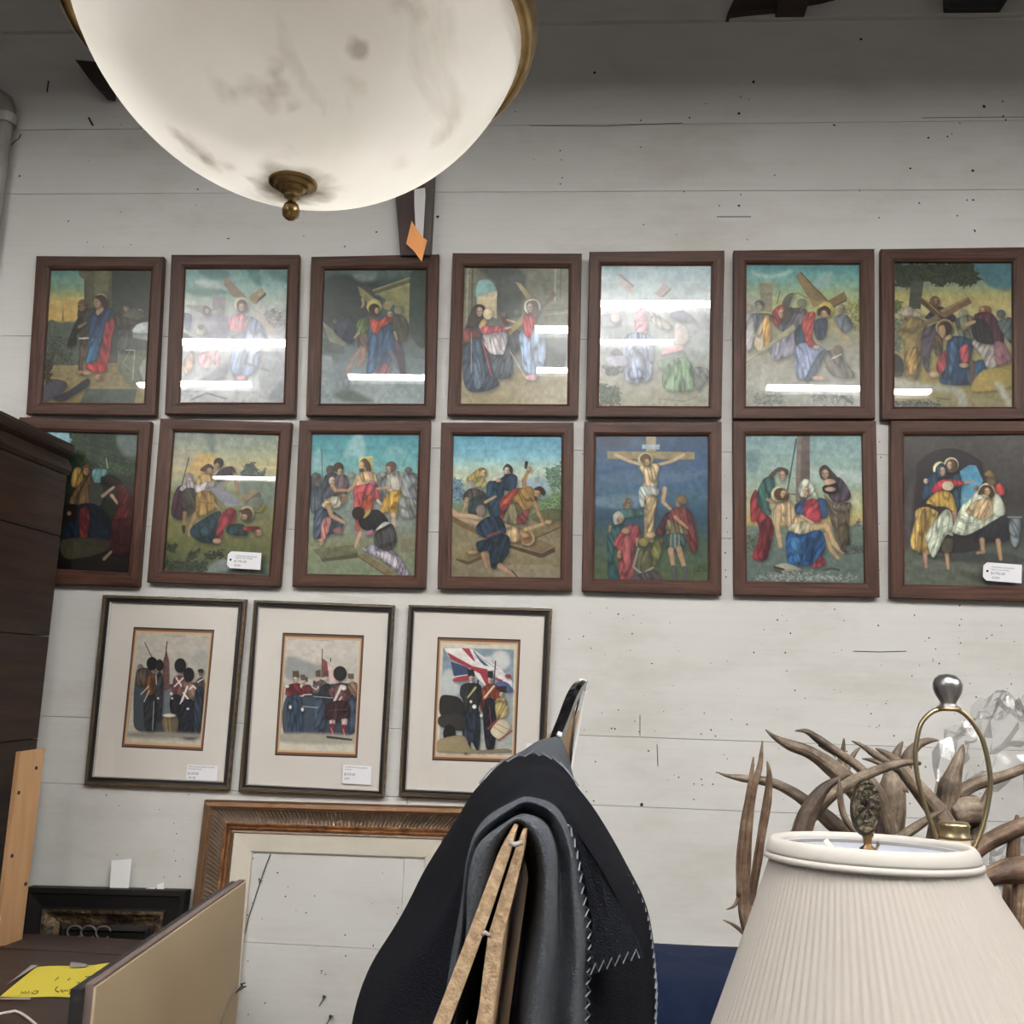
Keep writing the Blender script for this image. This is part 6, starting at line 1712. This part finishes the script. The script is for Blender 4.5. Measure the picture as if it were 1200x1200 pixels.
# ---------------------------------------------------------------- antlers
def antler_mat(name,c1,c2,tip):
    m=bpy.data.materials.new(name); m.use_nodes=True; nt=m.node_tree; b=nt.nodes['Principled BSDF']; L=nt.links.new
    tc=N(nt,'ShaderNodeTexCoord'); n=N(nt,'ShaderNodeTexNoise'); n.inputs['Scale'].default_value=22; n.inputs['Detail'].default_value=8; n.inputs['Roughness'].default_value=.7; L(tc.outputs['Object'],n.inputs['Vector'])
    r=N(nt,'ShaderNodeValToRGB'); e=r.color_ramp.elements; e[0].position=.36; e[0].color=(*c1,1); e[1].position=.66; e[1].color=(*tip,1); k=e.new(.5); k.color=(*c2,1); L(n.outputs[0],r.inputs[0]); L(r.outputs[0],b.inputs['Base Color'])
    b.inputs['Roughness'].default_value=.5; b.inputs['Specular IOR Level'].default_value=.35
    uvn=N(nt,'ShaderNodeUVMap'); mp=N(nt,'ShaderNodeMapping'); mp.inputs['Scale'].default_value=(9,16,1); L(uvn.outputs[0],mp.inputs[0])
    n2=N(nt,'ShaderNodeTexNoise'); n2.inputs['Scale'].default_value=1.0; n2.inputs['Detail'].default_value=6; n2.inputs['Roughness'].default_value=.65; L(mp.outputs[0],n2.inputs['Vector'])
    rs=N(nt,'ShaderNodeValToRGB'); rs.color_ramp.elements[0].position=.36; rs.color_ramp.elements[0].color=(.38,.35,.32,1); rs.color_ramp.elements[1].position=.62; rs.color_ramp.elements[1].color=(1.25,1.22,1.18,1); L(n2.outputs[0],rs.inputs[0])
    mxx=N(nt,'ShaderNodeMix',data_type='RGBA',blend_type='MULTIPLY'); mxx.inputs[0].default_value=1; L(r.outputs[0],mxx.inputs[6]); L(rs.outputs[0],mxx.inputs[7]); L(mxx.outputs[2],b.inputs['Base Color'])
    bp=N(nt,'ShaderNodeBump'); bp.inputs['Strength'].default_value=.5; bp.inputs['Distance'].default_value=.004; L(n2.outputs[0],bp.inputs['Height']); L(bp.outputs[0],b.inputs['Normal']); return m
am=antler_mat('antler_grey_brown',(.050,.037,.027),(.145,.110,.080),(.30,.25,.195)); ad=antler_mat('antler_dark',(.028,.019,.014),(.06,.042,.03),(.15,.105,.075)); ar=antler_mat('antler_red_brown',(.055,.032,.021),(.14,.088,.058),(.28,.215,.155))
def antler(strokes,Y,label,m,base=None):
    pts0=[at(p[0],p[1],Y) for s in strokes for p in s]; base=min(pts0,key=lambda p:p.z)
    root=empty('antler',base,label,'antler','antlers heaped behind the lampshade')
    for si,s in enumerate(strokes):
        P=[at(p[0],p[1],Y+(p[3] if len(p)>3 else 0)) for p in s]; rr=[p[2]*.82*(Y+(p[3] if len(p)>3 else 0))/F for p in s]
        Q=smooth_line([Vector((*p,)) for p in P],5); r2=[]
        for i in range(len(rr)-1):
            for k in range(5): r2.append(lerp(rr[i],rr[i+1],k/5))
        r2.append(rr[-1]); r2=[r*(1+.10*mnoise.noise(q*30)) for r,q in zip(r2,Q)]
        b=MB(); b.tube(Q,r2,12,uv=True); b.build('beam' if si==0 else 'tine',m,root,smooth=True)
antler([[(893.5,868,.6),(892,885,3),(890,900,4),(883,925,5),(878,960,5.5),(874,1010,7),(872,1050,8),(876,1085,9),(890,1130,10),(910,1200,10)],[(883,887,.8),(881,905,3),(878,930,4.5),(872,965,5),(868,1005,6),(868,1050,6)],[(899,892,1,.02),(901.5,910,4,.02),(899,940,6,.02),(893,975,6,.02),(886,1020,6,.02),(878,1060,6,.02)],[(851,1066,.5),(860,1062,2),(866,1052,3.5),(870,1040,5)],[(847,1078,.5),(858,1083,2),(868,1090,3),(880,1100,5)]],1.5,'upright reddish antler with three close tines at the left of the heap',ar)
antler([[(841,905,.6),(852,909,2.5),(870,912,5),(904,917,6.5),(928,928,7.5),(948,942,9),(975,964,11),(1010,1000,12),(1030,1100,13),(1040,1424,13)]],1.78,'long thin pale tine pointing left behind the upright antler',am)
antler([[(897,855,.6),(908,864,3.5),(925,873,7),(945,880,8.5),(962,890,10),(985,908,14),(1005,930,14),(1025,965,13),(1040,1010,12),(1048,1120,12),(1050,1442,12)],[(989,865,.8),(988,878,3.5),(985,895,6),(985,910,8)],[(1008,876,.8),(1002,882,3),(996,892,4),(990,905,6)]],1.72,'broad pale antler with its tip at the top left of the heap',am)
antler([[(931.5,856.5,.6),(945,857,3.5),(960,867,6),(985,884,6),(1004,897,6.5),(1018,912,7),(1030,930,8),(1038,950,8),(1048,990,9),(1060,1100,10),(1066,1468,10)],[(960,872,3),(968,878,2.5),(976,884,1),(979,888,.5)]],1.64,'curved light antler beam crossing just below the top left tip',am)
antler([[(1079,895,2.5),(1068,893,4.5),(1048,896,6),(1020,906,7),(990,921,8),(968,938,8),(948,960,9),(930,985,10),(915,1020,11),(905,1100,12),(900,1330,12)]],1.42,'long smooth antler tine rising right to the brass harp',am)
antler([[(996,908,.8),(985,912,3),(968,922,7),(955,938,11),(945,958,13),(938,985,14),(935,1030,14),(936,1100,14),(940,1360,14)]],1.36,'dark brown hooked antler rising just behind the shade rim',ad)
antler([[(984,912,.6),(984,925,4),(986,945,4.5),(991,960,4.5),(1002,975,4),(1012,985,4)]],1.2,'slim pale curved tine left of the oval bronze finial',am)
antler([[(1026,877,.8),(1036,882,4),(1050,893,8),(1066,912,10),(1085,935,12),(1100,955,15),(1115,985,18),(1130,1030,18),(1135,1130,16),(1138,1500,16)],[(998,868,.6),(1010,874,3),(1025,884,5),(1042,894,6),(1055,902,7)],[(1010,889,.6),(1022,891,3),(1034,895,4)]],1.56,'thick antler beam sloping down right through the brass harp',am)
antler([[(1058,869,.8),(1052,880,5),(1046,900,9),(1045,925,17),(1044,950,20),(1040,975,20),(1035,1010,18)],[(1100,867.5,.8),(1088,868,4),(1076,873,6),(1066,884,8),(1058,905,10),(1052,925,14)],[(1046,934,1),(1040,941,4),(1030,946,6),(1020,948,6)]],1.68,'flat palmed antler with two prongs behind the oval finial',am)
antler([[(1129,872,1),(1125,885,6),(1119,903,10),(1113,922,15),(1108,945,15),(1100,975,14),(1095,1020,14),(1092,1150,13),(1090,1435,13)],[(1262,868,.8),(1238,880,3),(1215,893,4.5),(1200,900,6),(1180,908,7),(1160,914,8),(1140,920,9),(1120,932,9)],[(1160,922,2),(1153,940,5),(1148,960,7),(1140,985,9)],[(1145,950,20),(1130,950,22),(1115,955,20)]],1.74,'forked antler framed by the right side of the brass harp',am)
antler([[(1310,985,.8),(1280,968,4),(1250,960,7),(1225,962,9),(1200,968,11),(1175,978,12),(1150,992,11),(1130,1010,11)],[(1192,955,2),(1191,970,5),(1188,990,7.5),(1187,1010,9),(1184,1040,9),(1180,1200,10),(1178,1552,11)]],1.5,'dark-bellied antler beam at the right edge with an upright prong',ar)
antler([[(1292,1040,9),(1285,1036,21),(1272,1030,22),(1260,1025,18),(1235,1019,17.5),(1200,1019,17),(1178,1022,16),(1158,1028,12),(1140,1035,10)],[(1196,1028,8),(1194,1060,9),(1192,1090,9),(1190,1140,10),(1186,1300,11),(1184,1600,12)]],1.44,'very thick antler butt at the right edge, lowest of the heap',ar)
antler([[(1108,948,.8),(1095,955,4),(1080,965,6),(1065,975,7),(1045,990,8),(1025,1010,8)]],1.3,'short pale tine just left of the brass socket cap',am)
# clear plastic wrap at the right
rows=[]
pc=at(1196,935,1.86)
for i in range(25):
    th=math.pi*i/24; r=[]
    for k in range(41):
        ph=2*math.pi*(k%40)/40; d_=Vector((math.sin(th)*math.cos(ph),math.sin(th)*math.sin(ph),math.cos(th))); q=d_*2.4
        h=1+.22*mnoise.noise(q)-.30*abs(mnoise.noise(q*2.3+Vector((4,1,7))))-.16*abs(mnoise.noise(q*5.1))
        r.append(pc+Vector((d_.x*.155*h,d_.y*.10*h,d_.z*.185*h)))
    rows.append(r)
b=MB(); b.grid(rows); tag(b.build('plastic_wrap',clear,smooth=False),'crumpled clear plastic wrap behind the antlers at the right edge','plastic wrap')
